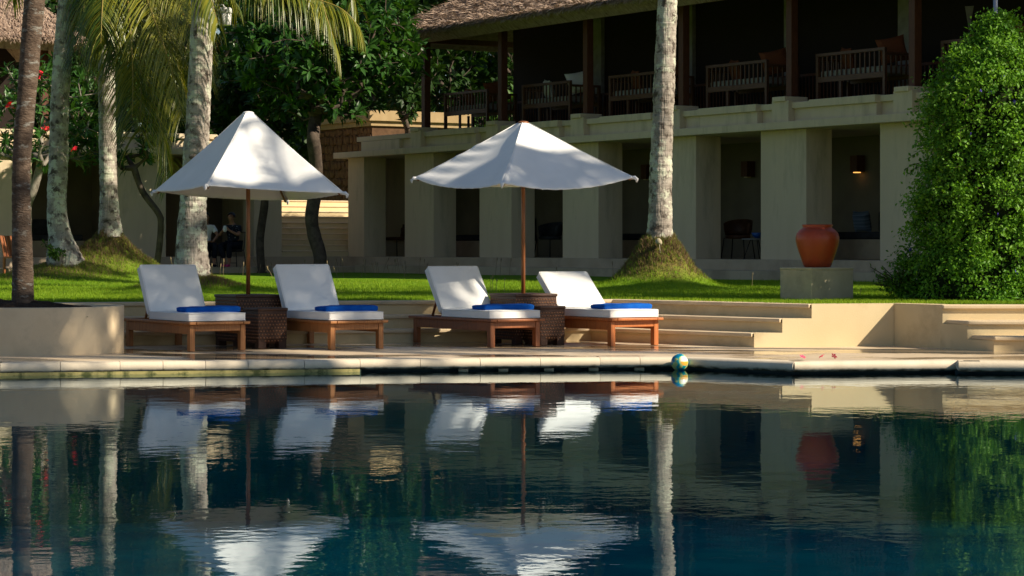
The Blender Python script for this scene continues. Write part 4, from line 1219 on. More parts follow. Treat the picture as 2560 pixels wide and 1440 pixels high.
def blossom(name, mat_, size, loc, rot, label=None, grp=None, cat='flower'):
    m = MB()
    for k in range(5):
        a = 2 * math.pi * k / 5; d = Vector((math.cos(a), math.sin(a), 0)); s = Vector((-d.y, d.x, 0))
        b0 = Vector((0, 0, 0)); md = d * size * 0.6 + Vector((0, 0, size * 0.35)); tp = d * size + Vector((0, 0, size * 0.28))
        n = len(m.v)
        m.v += [tuple(b0), tuple(md + s * size * 0.36), tuple(tp + s * size * 0.1), tuple(tp - s * size * 0.12), tuple(md - s * size * 0.36), tuple(md - Vector((0, 0, size * 0.06)))]
        m.f += [(n, n + 1, n + 5), (n + 1, n + 2, n + 5), (n + 2, n + 3, n + 5), (n + 3, n + 4, n + 5), (n + 4, n, n + 5)]
    o = m.build(name, mat_, None, True, loc, rot)
    return tag(o, label, cat, grp) if label else o
for (px, py, rz, rx, lb) in ((2006, 899, 0.3, 0.5, 'leftmost of three fallen pink blossoms at the pool edge'), (2055, 898, 1.2, -0.6, 'middle fallen pink blossom at the pool edge'), (2084, 897, 2.2, 1.0, 'rightmost fallen pink blossom at the pool edge')):
    p = on(px, py, 0.0)
    blossom('blossom', M['petal_pink'], 0.036, (p.x, p.y, 0.022), (rx, 0.2, rz), lb, 'fallen pink blossoms')

# ================================================================== VEGETATION
def tree(name, label, trunk, r0, center, radii, ntips, mats, leaf=(0.26, 0.085), per=11, seed=1, flowers=None, shell=0.35, group=None, bend=0.18, droop=0.0, cut=None):
    """trunk: list of world points; crown tips spread in an ellipsoid; branches join the nearest limb"""
    rs = np.random.default_rng(seed)
    c = np.array(center); ra = np.array(radii)
    base = Vector(trunk[0])
    nodes = [np.array(p, float) for p in trunk]; par = [-1] + list(range(len(trunk) - 1))
    tips = []
    while len(tips) < ntips:
        d = rs.normal(size=3); d /= np.linalg.norm(d)
        q = c + d * ra * (shell + (1 - shell) * rs.random()) ** (1 / 2.0) * (0.8 + 0.3 * mnoise.noise(Vector(d * 2.2 + seed)))
        if cut and not cut(q): continue
        tips.append(q)
    top = nodes[-1]
    tips.sort(key=lambda q: np.linalg.norm(q - top))
    tipidx = []
    start = max(0, len(trunk) - 1)
    for q in tips:
        arr = np.array(nodes[start:])
        dv = np.linalg.norm(arr - q, axis=1) + 0.35 * np.maximum(0, arr[:, 2] - q[2])
        i = int(np.argmin(dv)) + start
        a = nodes[i]; L = np.linalg.norm(q - a)
        cur = i
        if L > 0.45:
            k = max(1, int(L / 0.6))
            off = rs.normal(size=3) * bend * L * 0.5; off[2] = -abs(off[2]) * 0.3
            for j in range(1, k + 1):
                t = j / (k + 1)
                nodes.append(a + (q - a) * t + off * math.sin(math.pi * t)); par.append(cur); cur = len(nodes) - 1
        nodes.append(q); par.append(cur); tipidx.append(len(nodes) - 1)
    cnt = np.zeros(len(nodes))
    for i in tipidx: cnt[i] += 1
    for i in range(len(nodes) - 1, 0, -1):
        cnt[par[i]] += cnt[i]
    rad = np.maximum(0.012, r0 * (cnt / max(1, cnt[0])) ** 0.48)
    root = empty(name, base, 0, label, 'tree', group)
    bv = np.array(base)
    m = MB()
    tp = [Vector(nodes[i] - bv) for i in range(len(trunk))]
    # smooth trunk
    fine = []; fr = []
    for i in range(len(tp) - 1):
        p0 = tp[max(0, i - 1)]; p1 = tp[i]; p2 = tp[i + 1]; p3 = tp[min(len(tp) - 1, i + 2)]
        for k in range(6):
            t = k / 6
            fine.append(0.5 * ((2 * p1) + (p2 - p0) * t + (2 * p0 - 5 * p1 + 4 * p2 - p3) * t * t + (3 * p1 - p0 - 3 * p2 + p3) * t ** 3))
            fr.append(rad[i] + (rad[i + 1] - rad[i]) * t)
    fine.append(tp[-1]); fr.append(rad[len(tp) - 1])
    fr[0] *= 1.35
    fr = [r_ * (1 + 0.10 * mnoise.noise(Vector((i * 0.37, seed, 0)))) for i, r_ in enumerate(fr)]
    dlast = (fine[-1] - fine[-2]).normalized()
    for q_, k_ in ((0.35, 0.9), (0.75, 0.6), (0.95, 0.25)):
        fine.append(tp[-1] + dlast * rad[len(tp) - 1] * q_ * 1.3); fr.append(rad[len(tp) - 1] * k_)
    m.tube(fine, fr, 12)
    m.build('trunk', mats[0], root, True)
    m = MB()
    for i in range(len(trunk), len(nodes)):
        p = par[i]
        rp = min(rad[p] * 0.95, rad[i] * 1.5) if p >= len(trunk) else min(rad[p] * 0.95, rad[i] * 2.2)
        m.tube([Vector(nodes[p] - bv), Vector(nodes[i] - bv)], [rp, rad[i]], 5 if rad[i] < 0.03 else 7, False)
    m.build('branches', mats[0], root, True)
    # leaf rosettes
    Tn = np.array([nodes[i] for i in tipidx]); Td = unit(np.array([nodes[i] - nodes[par[i]] for i in tipidx]) + np.array([0, 0, 0.02]))
    n = len(Tn)
    P = np.repeat(Tn - bv, per, 0); D0 = np.repeat(Td, per, 0)
    rdir = unit(rs.normal(size=P.shape)); rdir = unit(rdir - (rdir * D0).sum(1, keepdims=True) * D0)
    lift = rs.random((len(P), 1))
    D = rdir * (0.75 + 0.2 * lift) + D0 * (0.15 + 0.75 * (1 - lift)) + np.array([0, 0, -droop])
    P = P - D0 * (rs.random((len(P), 1)) * 0.16) 
    N = D0 + np.array([0, 0, 0.6]) + 0.25 * rs.normal(size=P.shape)
    L = leaf[0] * (0.65 + 0.6 * rs.random(len(P)))
    V, T, var = leaves(P, D, N, L, leaf[1] * (0.8 + 0.4 * rs.random(len(P))), 0.18, np.clip(np.repeat(rs.random(n), per) * 0.6 + 0.4 * rs.random(len(P)), 0, 1))
    o = link('crown', np_mesh('crown', V, T, mats[1], var, False), root); o['kind'] = 'stuff'
    return root, Tn, Td

def bark_pts(*p): return [at(*q) for q in p]

# big frangipani behind the left umbrella
zg = lawn_z(at(795, 0, 55).x, 55) - 0.05
tr0 = at(797, 690, 55); tr0.z = zg
tree('frangipani_tree', 'broad frangipani tree with dark curved trunk between the two umbrellas', [tr0, at(800, 640, 55), at(786, 590, 55), at(779, 545, 55), at(786, 490, 55), at(790, 420, 54.8), at(783, 350, 54.5)],
     0.155, at(800, 80, 55.2), (2.85, 3.4, 2.5), 1050, (M['bark_dark'], M['leaf_frangipani']), (0.28, 0.105), 11, 3, shell=0.3,
     cut=lambda q: (CZ - 0.0 + 0) < 99 and q[2] > at(0, 335 - 0.0002 * ((q[0] / q[1] * F + 1280) - 820) ** 2, 54).z and (q[0] / q[1] * F + 1280) < 1055)
# slender frangipani in front of the left wing
b1 = at(388, 672, 56); b1.z = LAWN - 0.02
tree('frangipani_tree', 'slender frangipani tree with forked trunk left of the left umbrella', [b1, at(398, 620, 56), at(402, 560, 56), at(396, 533, 56), at(356, 478, 56), at(335, 420, 56)],
     0.075, at(285, 300, 56), (2.0, 1.5, 1.45), 190, (M['bark_dark'], M['leaf_frangipani']), (0.24, 0.075), 9, 9, shell=0.35, bend=0.35)
b2 = at(60, 690, 55); b2.z = LAWN - 0.02
root, tn, td = tree('frangipani_tree', 'red-flowered frangipani tree behind the leftmost palms', [b2, at(70, 620, 55), at(62, 540, 55), at(85, 470, 55), at(100, 420, 55)],
     0.10, at(85, 285, 55), (2.1, 1.6, 1.6), 190, (M['bark_frangipani'], M['leaf_frangipani']), (0.27, 0.07), 10, 15, shell=0.35, bend=0.35)
fm = MB()
for (px, py) in ((100, 190), (95, 185), (30, 262), (18, 268), (183, 378), (108, 320), (118, 326)):
    for k in range(3):
        p = at(px + rng.normal() * 6, py + rng.normal() * 6, 53.4)
        cl = blossom('blossom', M['petal_red'], 0.058, p - Vector(root.location), (rng.normal(), rng.normal(), rng.random() * 6))
        cl.parent = root

b4 = at(1022, 690, 66.5); b4.z = LAWN - 0.02
tree('frangipani_tree', 'dark tree growing at the left end post of the veranda', [b4, at(1020, 560, 66.5), at(1026, 430, 66.5), at(1020, 340, 66.5)],
     0.09, at(1018, 215, 66.5), (0.62, 1.5, 1.35), 130, (M['bark_dark'], M['leaf_wood']), (0.28, 0.11), 11, 29, shell=0.2, bend=0.3)
b3 = at(655, 690, 58.6); b3.z = LAWN - 0.02
tree('frangipani_tree', 'dark leafy tree behind the peak of the left umbrella', [b3, at(650, 600, 58.6), at(662, 500, 58.6), at(655, 420, 58.6), at(650, 360, 58.6)],
     0.10, at(640, 258, 58.6), (1.7, 1.5, 1.55), 380, (M['bark_dark'], M['leaf_wood']), (0.27, 0.10), 11, 19, shell=0.25, bend=0.3)

# trees further back, one after the other
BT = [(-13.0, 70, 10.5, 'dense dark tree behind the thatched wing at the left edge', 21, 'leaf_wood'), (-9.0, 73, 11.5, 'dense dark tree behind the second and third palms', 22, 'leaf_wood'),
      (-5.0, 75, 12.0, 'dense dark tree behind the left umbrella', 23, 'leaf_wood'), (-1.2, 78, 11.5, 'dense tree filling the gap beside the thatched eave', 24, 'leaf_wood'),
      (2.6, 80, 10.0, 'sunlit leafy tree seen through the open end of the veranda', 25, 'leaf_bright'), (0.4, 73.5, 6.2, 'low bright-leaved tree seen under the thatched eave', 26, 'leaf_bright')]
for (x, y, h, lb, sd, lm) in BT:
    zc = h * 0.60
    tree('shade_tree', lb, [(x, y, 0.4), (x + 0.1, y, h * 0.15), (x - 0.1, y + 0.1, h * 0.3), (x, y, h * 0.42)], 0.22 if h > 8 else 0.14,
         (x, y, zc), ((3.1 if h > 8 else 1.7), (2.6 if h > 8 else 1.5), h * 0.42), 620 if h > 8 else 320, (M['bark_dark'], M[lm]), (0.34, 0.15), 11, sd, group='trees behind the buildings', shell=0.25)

# far wood closing the view
rs = np.random.default_rng(77); n = 60000
px_ = rs.uniform(-45, 50, n); py_ = 90 + 5 * rs.random(n) + 0.01 * px_ ** 2; hh = 13 + 3.0 * np.sin(px_ * 0.7) + 2 * np.sin(px_ * 1.9 + 1)
P = np.stack([px_, py_, hh * rs.random(n) ** 0.9], 1)
D = rs.normal(size=(n, 3)); D[:, 2] -= 0.3
V, T, var = leaves(P, D, rs.normal(size=(n, 3)) + np.array([0, -0.6, 0.6]), 0.55 + 0.4 * rs.random(n), 0.36)
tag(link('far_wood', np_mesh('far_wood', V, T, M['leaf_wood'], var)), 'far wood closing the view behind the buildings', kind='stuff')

# ---- coconut palms
def catmull(pts, n):
    out = []
    P_ = [Vector(p) for p in pts]
    for i in range(len(P_) - 1):
        p0 = P_[max(0, i - 1)]; p1 = P_[i]; p2 = P_[i + 1]; p3 = P_[min(len(P_) - 1, i + 2)]
        for k in range(n):
            t = k / n
            out.append(0.5 * ((2 * p1) + (p2 - p0) * t + (2 * p0 - 5 * p1 + 4 * p2 - p3) * t * t + (3 * p1 - p0 - 3 * p2 + p3) * t ** 3))
    out.append(P_[-1]); return out

def frond_mesh(pts, nl=70, L=0.75, wd=0.034, droop=1.0, seed=0, matl='leaf_palm', tint=0.0):
    rs = random.Random(seed)
    rc = catmull(pts, 10); n = len(rc)
    V = []; T = []; var = []
    def strip(cl, ws, wv, val):
        b = len(V)
        for c, w in zip(cl, ws):
            V.append(tuple(c + wv * w)); V.append(tuple(c - wv * w)); var.extend([val, val])
        for i in range(len(cl) - 1):
            q = b + 2 * i
            T.append((q, q + 1, q + 3)); T.append((q, q + 3, q + 2))
    for i in range(nl):
        t = 0.10 + 0.90 * (i + rs.random() * 0.4) / nl
        f = t * (n - 1); k = min(n - 2, int(f)); p = rc[k].lerp(rc[k + 1], f - k)
        tg = (rc[min(n - 1, k + 2)] - rc[max(0, k - 1)]).normalized()
        up = Vector((0, 0, 1))
        side = tg.cross(up)
        if side.length < 0.2: side = tg.cross(Vector((0.6, -0.8, 0)))
        side.normalize()
        ln = L * (0.45 + 0.62 * math.sin(math.pi * min(1, 0.18 + 0.80 * t)) ** 0.8) * rs.uniform(0.85, 1.1)
        for sg in (-1, 1):
            d = (side * sg * rs.uniform(0.75, 1.0) + tg * rs.uniform(0.55, 0.85) + up * rs.uniform(-0.05, 0.25)).normalized()
            wv = d.cross(up * 0.7 + side * sg * -0.7).normalized()
            cl = [p]; cur = p.copy(); dd = d.copy()
            for s in range(5):
                dd = (dd + Vector((0, 0, -1)) * droop * 0.26 * rs.uniform(0.8, 1.2)).normalized()
                cur = cur + dd * ln / 5; cl.append(cur.copy())
            w = wd * rs.uniform(0.7, 1.05) * 0.5
            strip(cl, [w * 0.6, w, w, w * 0.8, w * 0.5, w * 0.08], wv, min(1, max(0, rs.random() ** 1.5 + tint)))
    # rachis as thin three sided rod appended
    me = np_mesh('frond', np.array(V), np.array(T), M[matl], np.array(var))
    rod = MB(); rod.tube(rc, [0.028 * (1 - 0.85 * i / (n - 1)) for i in range(n)], 5)
    return me, rod.mesh('midrib', M['rachis'], True)

FR = []
for k in range(4):
    Lf = 3.4
    a0 = R((62, 38, 14, -12)[k]); pts = []; x = 0; zz = 0; a = a0
    pts.append((0, 0, 0))
    for s in range(6):
        x += math.cos(a) * Lf / 6; zz += math.sin(a) * Lf / 6; a -= R((16, 17, 16, 13)[k])
        pts.append((x, 0, zz))
    FR.append(frond_mesh(pts, 64, 0.70, 0.042, 1.0, 40 + k))

def palm(base_z, line, widths, label, crown=True, bark='palm_bark', nfr=20, seed=1, tilt=0.0, group='coconut palms', skirt=False, flare=1.0):
    """line: trunk centre points (world) from base to top"""
    rs = random.Random(seed)
    b = Vector(line[0]); root = empty('coconut_palm', b, 0, label, 'palm tree', group)
    fine = catmull([Vector(p) - b for p in line], 1 if len(line) > 30 else 14)
    L = [0]
    for i in range(1, len(fine)): L.append(L[-1] + (fine[i] - fine[i - 1]).length)
    tot = L[-1]
    n = int(tot / 0.028); pts = []; rad = []
    j = 0; ring = 0.0; nxt = 0.06
    for i in range(n + 1):
        d = tot * i / n
        while j < len(L) - 2 and L[j + 1] < d: j += 1
        t = (d - L[j]) / max(1e-6, L[j + 1] - L[j])
        pts.append(fine[j].lerp(fine[j + 1], t))
        # radius from (distance, radius) table
        r = widths[-1][1]
        for (d0, r0), (d1, r1) in zip(widths[:-1], widths[1:]):
            if d0 <= d <= d1: r = r0 + (r1 - r0) * (d - d0) / (d1 - d0); break
        ph = (d % 0.115) / 0.115
        rg = -0.035 * math.exp(-((ph - 0.5) / 0.12) ** 2) + 0.02 * ph
        rad.append(r * (1 + rg + 0.045 * mnoise.noise(Vector((d * 2.3, seed, 0)))))
    m = MB(); m.tube(pts, rad, 20)
    for i, v in enumerate(m.v):
        p = Vector(v); c = pts[min(len(pts) - 1, i // 20)]
        nn = mnoise.noise(Vector((p.x * 9, p.y * 9, p.z * 5 + seed))) * 0.05 + mnoise.noise(Vector((p.x * 24, p.y * 24, p.z * 14 + seed))) * 0.035
        m.v[i] = tuple(c + (p - c) * (1 + nn))
    m.build('trunk', M[bark], root, True)
    if crown:
        top = pts[-1]
        for k in range(nfr):
            i = (0, 1, 1, 2, 2, 3)[k % 6]
            az = k * 2.399 + rs.random() * 0.3
            fo = link('frond', FR[i][0], root, top, (0, R(rs.uniform(-8, 8)), az)); fo.scale = [rs.uniform(0.85, 1.08)] * 3
            link('midrib', FR[i][1], fo)
        for k in range(7):
            a = k * 0.9; q = top + Vector((0.22 * math.cos(a), 0.22 * math.sin(a), -0.25))
            me = COCO; link('coconut', me, root, q, (rs.random(), rs.random(), 0))
    return root, pts
bm = bmesh.new(); bmesh.ops.create_uvsphere(bm, u_segments=12, v_segments=8, radius=0.11)
for v in bm.verts: v.co.z *= 1.25
COCO = bpy.data.meshes.new('coconut'); bm.to_mesh(COCO); bm.free(); COCO.materials.append(mat('coconut_skin', (0.10, 0.14, 0.03), (0.20, 0.18, 0.06), 4, 0.5))

def pline(pts, Y, zbase=None, ext=None):
    out = [at(px, py, Y) for px, py in pts]
    if zbase is not None: out[0].z = zbase
    if ext: out += [Vector(e) for e in ext]
    return out
# A: leftmost, in the planter
l = pline([(57, 762), (57, 680), (54, 560), (54, 400), (66, 250), (78, 100), (92, -60)], 26.0, 0.40)
l += [Vector((-5.06, 26.0, 4.8)), Vector((-4.85, 26.0, 6.2)), Vector((-4.7, 26.0, 7.2))]
palm(0, l, [(0, 0.125), (0.5, 0.112), (1.6, 0.098), (4, 0.118), (8, 0.10)], 'leftmost dark-trunked palm leaning right, rooted in the planter', bark='palm_bark_dark', seed=2)
# B
zb = lawn_z(at(150, 0, 41).x, 41) - 0.12
l = pline([(166, 660), (152, 600), (142, 520), (146, 400), (150, 250), (160, 100), (174, -60)], 41, zb)
l += [at(190, -240, 41), at(205, -430, 41), at(215, -640, 41)]
palm(0, l, [(0, 0.36), (0.25, 0.29), (0.6, 0.20), (1.1, 0.165), (3, 0.16), (10, 0.14)], 'second palm from the left with flared, lichen-spotted base', seed=3)
# C
zb = lawn_z(-7.03, 42) - 0.1
l = pline([(277, 606), (274, 540), (270, 420), (268, 280), (266, 120), (268, -40), (272, -150)], 42, zb)
rootC, ptsC = palm(0, l, [(0, 0.23), (0.3, 0.19), (0.8, 0.155), (2, 0.15), (8, 0.125)], 'third palm from the left on a grassy mound', crown=False, seed=4)
# D
zb = lawn_z(-4.67, 35) - 0.1
l = pline([(481, 700), (479, 620), (483, 500), (492, 350), (502, 150), (507, 0), (511, -160), (513, -320)], 35, zb)
rootD, ptsD = palm(0, l, [(0, 0.27), (0.3, 0.245), (0.8, 0.215), (1.5, 0.185), (3.0, 0.17), (8, 0.14)], 'thick pale palm trunk just left of the left umbrella', crown=False, seed=5)
# E
zb = lawn_z(2.22, 36) - 0.15
l = pline([(1648, 625), (1650, 560), (1652, 430), (1657, 300), (1663, 150), (1669, 0), (1675, -150), (1680, -350), (1684, -600), (1686, -760)], 36, zb)
palm(0, l, [(0, 0.22), (0.25, 0.195), (0.6, 0.175), (1.5, 0.165), (4.0, 0.145), (10, 0.125)], 'tall straight palm on a mound right of the umbrellas', seed=6)

# fronds hanging into the picture from palms C and D
def hang(root, world_pts, seed, **kw):
    b = Vector(root.location)
    me, rod = frond_mesh([Vector(p) - b for p in world_pts], seed=seed, **kw)
    o = link('frond', me, root); link('midrib', rod, o)
topC = ptsC[-1] + Vector(rootC.location); topD = ptsD[-1] + Vector(rootD.location)
def wp(*q): return [at(*p) for p in q]
hang(rootC, [topC] + wp((292, -70, 41.3), (325, 30, 40.4), (348, 130, 39.7), (353, 230, 39.4), (348, 330, 39.3)), 1, nl=130, L=1.25, wd=0.024, droop=0.8, tint=0.45)
hang(rootC, [topC] + wp((320, -120, 41.2), (400, -60, 40.4), (470, 60, 40.0), (505, 170, 39.8)), 2, nl=120, L=1.15, wd=0.024, droop=1.0, tint=0.25)
hang(rootC, [topC] + wp((290, -60, 41.4), (330, 60, 40.6), (370, 200, 40.2), (405, 330, 40.1), (428, 440, 40.1)), 3, nl=120, L=0.95, wd=0.024, droop=1.2, tint=-0.1)
hang(rootC, [topC] + wp((255, -90, 41.4), (225, -20, 41.0), (205, 60, 40.8), (195, 150, 40.7)), 4, nl=90, L=1.0, wd=0.024, droop=1.5, tint=-0.2)
hang(rootC, [topC] + wp((270, -110, 40.9), (275, -40, 40.0), (290, 50, 39.5), (300, 130, 39.4)), 5, nl=110, L=1.15, wd=0.024, droop=1.4, tint=0.0)
hang(rootC, [topC] + wp((330, -150, 42.2), (430, -150, 42.5), (520, -90, 42.8), (590, 10, 43)), 6, nl=70, L=0.95, droop=1.3, tint=0.1)
hang(rootC, [topC] + wp((230, -170, 42.0), (150, -160, 42.4), (80, -100, 42.8), (30, 0, 43)), 7, nl=60, L=0.8, droop=1.3, tint=0.0)
for q_, (pp, kw) in enumerate((
    (((300, -110, 40.6), (345, -50, 39.8), (390, 60, 39.3), (430, 180, 39.1), (455, 290, 39.0)), dict(nl=110, L=1.1, wd=0.022, droop=1.0, tint=0.4)),
    (((285, -120, 40.8), (310, -60, 40.0), (325, 60, 39.4), (332, 190, 39.2), (330, 300, 39.1)), dict(nl=110, L=1.0, wd=0.022, droop=1.5, tint=-0.1)),
    (((320, -140, 41.0), (390, -110, 40.2), (455, -30, 39.7), (500, 70, 39.5), (525, 150, 39.5)), dict(nl=110, L=1.05, wd=0.022, droop=1.0, tint=0.3)),
    (((245, -130, 40.8), (225, -90, 40.2), (212, -10, 39.8), (206, 80, 39.6)), dict(nl=100, L=1.0, wd=0.022, droop=1.7, tint=-0.2)),
    (((275, -130, 40.6), (262, -60, 39.8), (255, 30, 39.3), (252, 110, 39.2)), dict(nl=100, L=1.05, wd=0.022, droop=1.6, tint=-0.15)),
    (((300, -140, 41.4), (350, -90, 41.0), (400, 20, 40.7), (440, 150, 40.6), (470, 260, 40.6)), dict(nl=110, L=1.1, wd=0.022, droop=1.3, tint=0.0)))):
    hang(rootC, [topC] + wp(*pp), 70 + q_, **kw)
for k in range(9):
    a = k * 0.8
    pts = [topC]
    for s in range(1, 6):
        t = s / 5; rr = 3.0 * t
        pts.append(topC + Vector((rr * math.cos(a) * 0.8, rr * math.sin(a) * 0.8, 2.0 * t * (1 - 0.55 * t))))
    hang(rootC, pts, 20 + k, nl=50, L=0.7, droop=1.0)
hang(rootD, [topD] + wp((600, -330, 34.6), (700, -230, 34.2), (780, -80, 33.9), (815, 40, 33.8), (845, 130, 33.8)), 11, nl=150, L=0.85, wd=0.021, droop=1.3, tint=0.1)
hang(rootD, [topD] + wp((560, -330, 34.3), (610, -260, 33.8), (650, -150, 33.4), (672, -40, 33.3)), 12, nl=130, L=0.80, wd=0.021, droop=1.5, tint=0.25)
hang(rootD, [topD] + wp((590, -370, 35.3), (690, -330, 35.6), (790, -230, 35.8), (860, -100, 35.9), (890, 20, 35.9)), 13, nl=140, L=0.85, wd=0.021, droop=1.3, tint=0.0)
hang(rootD, [topD] + wp((540, -200, 34.2), (590, -110, 33.8), (660, -50, 33.5), (750, -15, 33.3), (850, 20, 33.2), (900, 70, 33.2)), 14, nl=170, L=0.80, wd=0.019, droop=1.7, tint=0.05)
hang(rootD, [topD] + wp((500, -220, 34.0), (505, -110, 33.6), (520, -30, 33.4), (545, 60, 33.3)), 15, nl=80, L=0.75, wd=0.028, droop=1.6, tint=0.15)
for k in range(10):
    a = k * 0.7 + 0.3
    pts = [topD]
    for s in range(1, 6):
        t = s / 5; rr = 3.2 * t
        pts.append(topD + Vector((rr * math.cos(a) * 0.8, rr * math.sin(a) * 0.8, 2.2 * t * (1 - 0.5 * t))))
    hang(rootD, pts, 50 + k, nl=50, L=0.7, droop=1.0)
# palms on the right bank (outside the picture) whose shade falls across the terrace
for (x, y, h, dx, dy, sd, lb) in ((9.9, 24.0, 9.6, -0.4, -2.1, 31, 'palm on the right bank nearest the loungers'), (11.6, 24.3, 9.7, -0.4, -2.1, 32, 'palm on the right bank behind the nearest one'), (8.4, 20.2, 9.5, -0.6, -0.4, 33, 'palm on the right bank close to the water'), (15.0, 28.6, 9.9, -0.3, 0, 34, 'palm on the lawn right of the vine'), (12.4, 27.9, 9.6, -0.2, 0, 37, 'palm on the lawn just right of the vine'), (8.6, 28.6, 9.4, 0.1, 0.3, 38, 'palm on the lawn closest behind the vine'), (19.4, 29.0, 10.2, -0.3, 0.2, 39, 'palm on the lawn farthest right of the vine')):
    palm(0, [(x, y, -0.1), (x + 0.25 * dx, y + 0.15 * dy, h * 0.3), (x + 0.6 * dx, y + 0.5 * dy, h * 0.65), (x + dx, y + dy, h)], [(0, 0.24), (0.5, 0.17), (h, 0.12)], lb, seed=sd, nfr=15, group='palms on the right bank')

# dry fibre hanging on palm B
# lantern on palm D
lp_ = at(562, 44, 34.5)
ln = empty('garden_lantern', (lp_.x, lp_.y, lp_.z - 0.11), 0.1, 'white lantern with a lettered cap hung on the thick palm', 'lantern')
MB().lathe([(0.083, 0.0), (0.088, 0.01), (0.094, 0.16), (0.088, 0.165)], 24).build('body', M['white'], ln, True)
cap = MB().lathe([(0.098, 0.170), (0.104, 0.175), (0.104, 0.235), (0.09, 0.25), (0.0, 0.255)], 24, cap=False).build('cap', M['white'], ln, True)
MB().tube([(0, 0, 0.25), (-0.02, 0, 0.29), (-0.17, 0.05, 0.30), (-0.22, 0.1, 0.28)], 0.012, 6).build('bracket', M['white'], ln, True)
box('bracket_plate', -0.235, -0.205, 0.07, 0.12, 0.14, 0.36, M['white'], ln, 0.004)
cu = bpy.data.curves.new('lettering', 'FONT'); cu.body = 'SII'; cu.size = 0.055; cu.extrude = 0.001; cu.align_x = 'CENTER'; cu.materials.append(M['black'])
to = bpy.data.objects.new('lettering', cu); COL.objects.link(to)
dg = bpy.context.evaluated_depsgraph_get(); dg.update()
tm = bpy.data.meshes.new_from_object(to.evaluated_get(dg)); bpy.data.objects.remove(to)
tm.materials.clear(); tm.materials.append(M['black'])
link('lettering', tm, cap, (0.012, -0.1055, 0.186), (R(90), 0, 0))

# small plant at the foot of palm B
def small_plant(loc, n, spread, L, label, seed, h=0.5):
    rs = np.random.default_rng(seed)
    r = empty('leafy_plant', loc, 0, label, 'plant')
    m = MB(); tips = []
    for k in range(max(6, n // 14)):
        a = rs.random() * 6.28; q = Vector((math.cos(a) * spread * rs.random(), math.sin(a) * spread * rs.random(), h * (0.4 + 0.6 * rs.random())))
        m.tube([(0, 0, 0), q * 0.5 + Vector((0, 0, 0.08)), q], [0.01, 0.008, 0.004], 5); tips.append(q)
    m.build('stem', M['vine_stem'], r, True)
    tp = np.array([tips[i % len(tips)] for i in range(n)]) * (0.45 + 0.55 * rs.random((n, 1)))
    V, T, var = leaves(tp, rs.normal(size=(n, 3)) + np.array([0, -0.2, 0.1]), rs.normal(size=(n, 3)) * 0.4 + np.array([0, -0.3, 1]), L * (0.7 + 0.6 * rs.random(n)), L * 0.42)
    o = link('foliage', np_mesh('foliage', V, T, M['leaf_bright'], var), r); o['kind'] = 'stuff'
pb = at(138, 652, 40.55)
small_plant((pb.x, pb.y, pb.z), 120, 0.24, 0.09, 'small leafy plant at the foot of the second palm', 5, 0.34)

# ---- vine covered post
vc = on(2492, 752, LAWN); VX, VY = vc.x, vc.y + 0.08
def vine_r(z):
    pts = [(0.0, 1.18), (0.35, 1.06), (0.6, 0.93), (1.0, 0.84), (1.5, 0.79), (2.05, 0.86), (2.4, 0.76), (2.7, 0.60), (3.0, 0.40), (3.15, 0.27), (3.3, 0.12), (3.44, 0.05), (3.46, 0.0)]
    for (a, b) in zip(pts[:-1], pts[1:]):
        if a[0] <= z <= b[0]: return 0.95 * (a[1] + (b[1] - a[1]) * (z - a[0]) / (b[0] - a[0]))
    return 0.0
vr = empty('flowering_vine', (VX, VY, LAWN - 0.02), 0, 'bushy bright green vine covering a post at the right edge', 'vine')
MB().tube([(0, 0, 0), (0, 0, 4.3)], 0.028, 10).build('post', M['steel'], vr, True)
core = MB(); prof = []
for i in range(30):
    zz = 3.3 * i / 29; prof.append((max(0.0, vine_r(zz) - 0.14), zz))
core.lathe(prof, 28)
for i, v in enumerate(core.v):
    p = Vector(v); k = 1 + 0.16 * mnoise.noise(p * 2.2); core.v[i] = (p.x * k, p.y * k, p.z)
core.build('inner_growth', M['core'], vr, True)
def vine_leaves(n, seed):
    rs = np.random.default_rng(seed)
    # clumps
    nc = 720
    cz = 3.44 * rs.random(nc) ** 1.12; ca = rs.random(nc) * 2 * np.pi
    rr = np.array([vine_r(z_) for z_ in cz])
    lump = np.array([mnoise.noise(Vector((math.cos(a) * r_ * 2.1, math.sin(a) * r_ * 2.1, z_ * 2.1))) for a, r_, z_ in zip(ca, rr, cz)])
    rr = rr * (1 + 0.22 * lump) + 0.085 * rs.normal(size=nc)
    C = np.stack([rr * np.cos(ca), rr * np.sin(ca), cz], 1)
    k = n // nc
    P = np.repeat(C, k, 0) + rs.normal(size=(nc * k, 3)) * np.array([0.08, 0.08, 0.055])
    out = unit(np.stack([np.cos(ca), np.sin(ca), 0.35 + 0 * ca], 1)); O = np.repeat(out, k, 0)
    D = rs.normal(size=P.shape) * 0.7 + O * 0.35 + np.array([0, 0, -0.45])
    N = O + 0.55 * rs.normal(size=P.shape) + np.array([0, 0, 0.5])
    V, T, var = leaves(P, D, N, 0.028 + 0.042 * rs.random(len(P)), 0.021 + 0.016 * rs.random(len(P)), 0.2, np.clip(np.repeat(rs.random(nc), k) * 0.5 + 0.5 * rs.random(len(P)), 0, 1))
    return V, T, var
V, T, var = vine_leaves(64000, 8)
o = link('foliage', np_mesh('foliage', V, T, M['leaf_vine'], var), vr); o['kind'] = 'stuff'
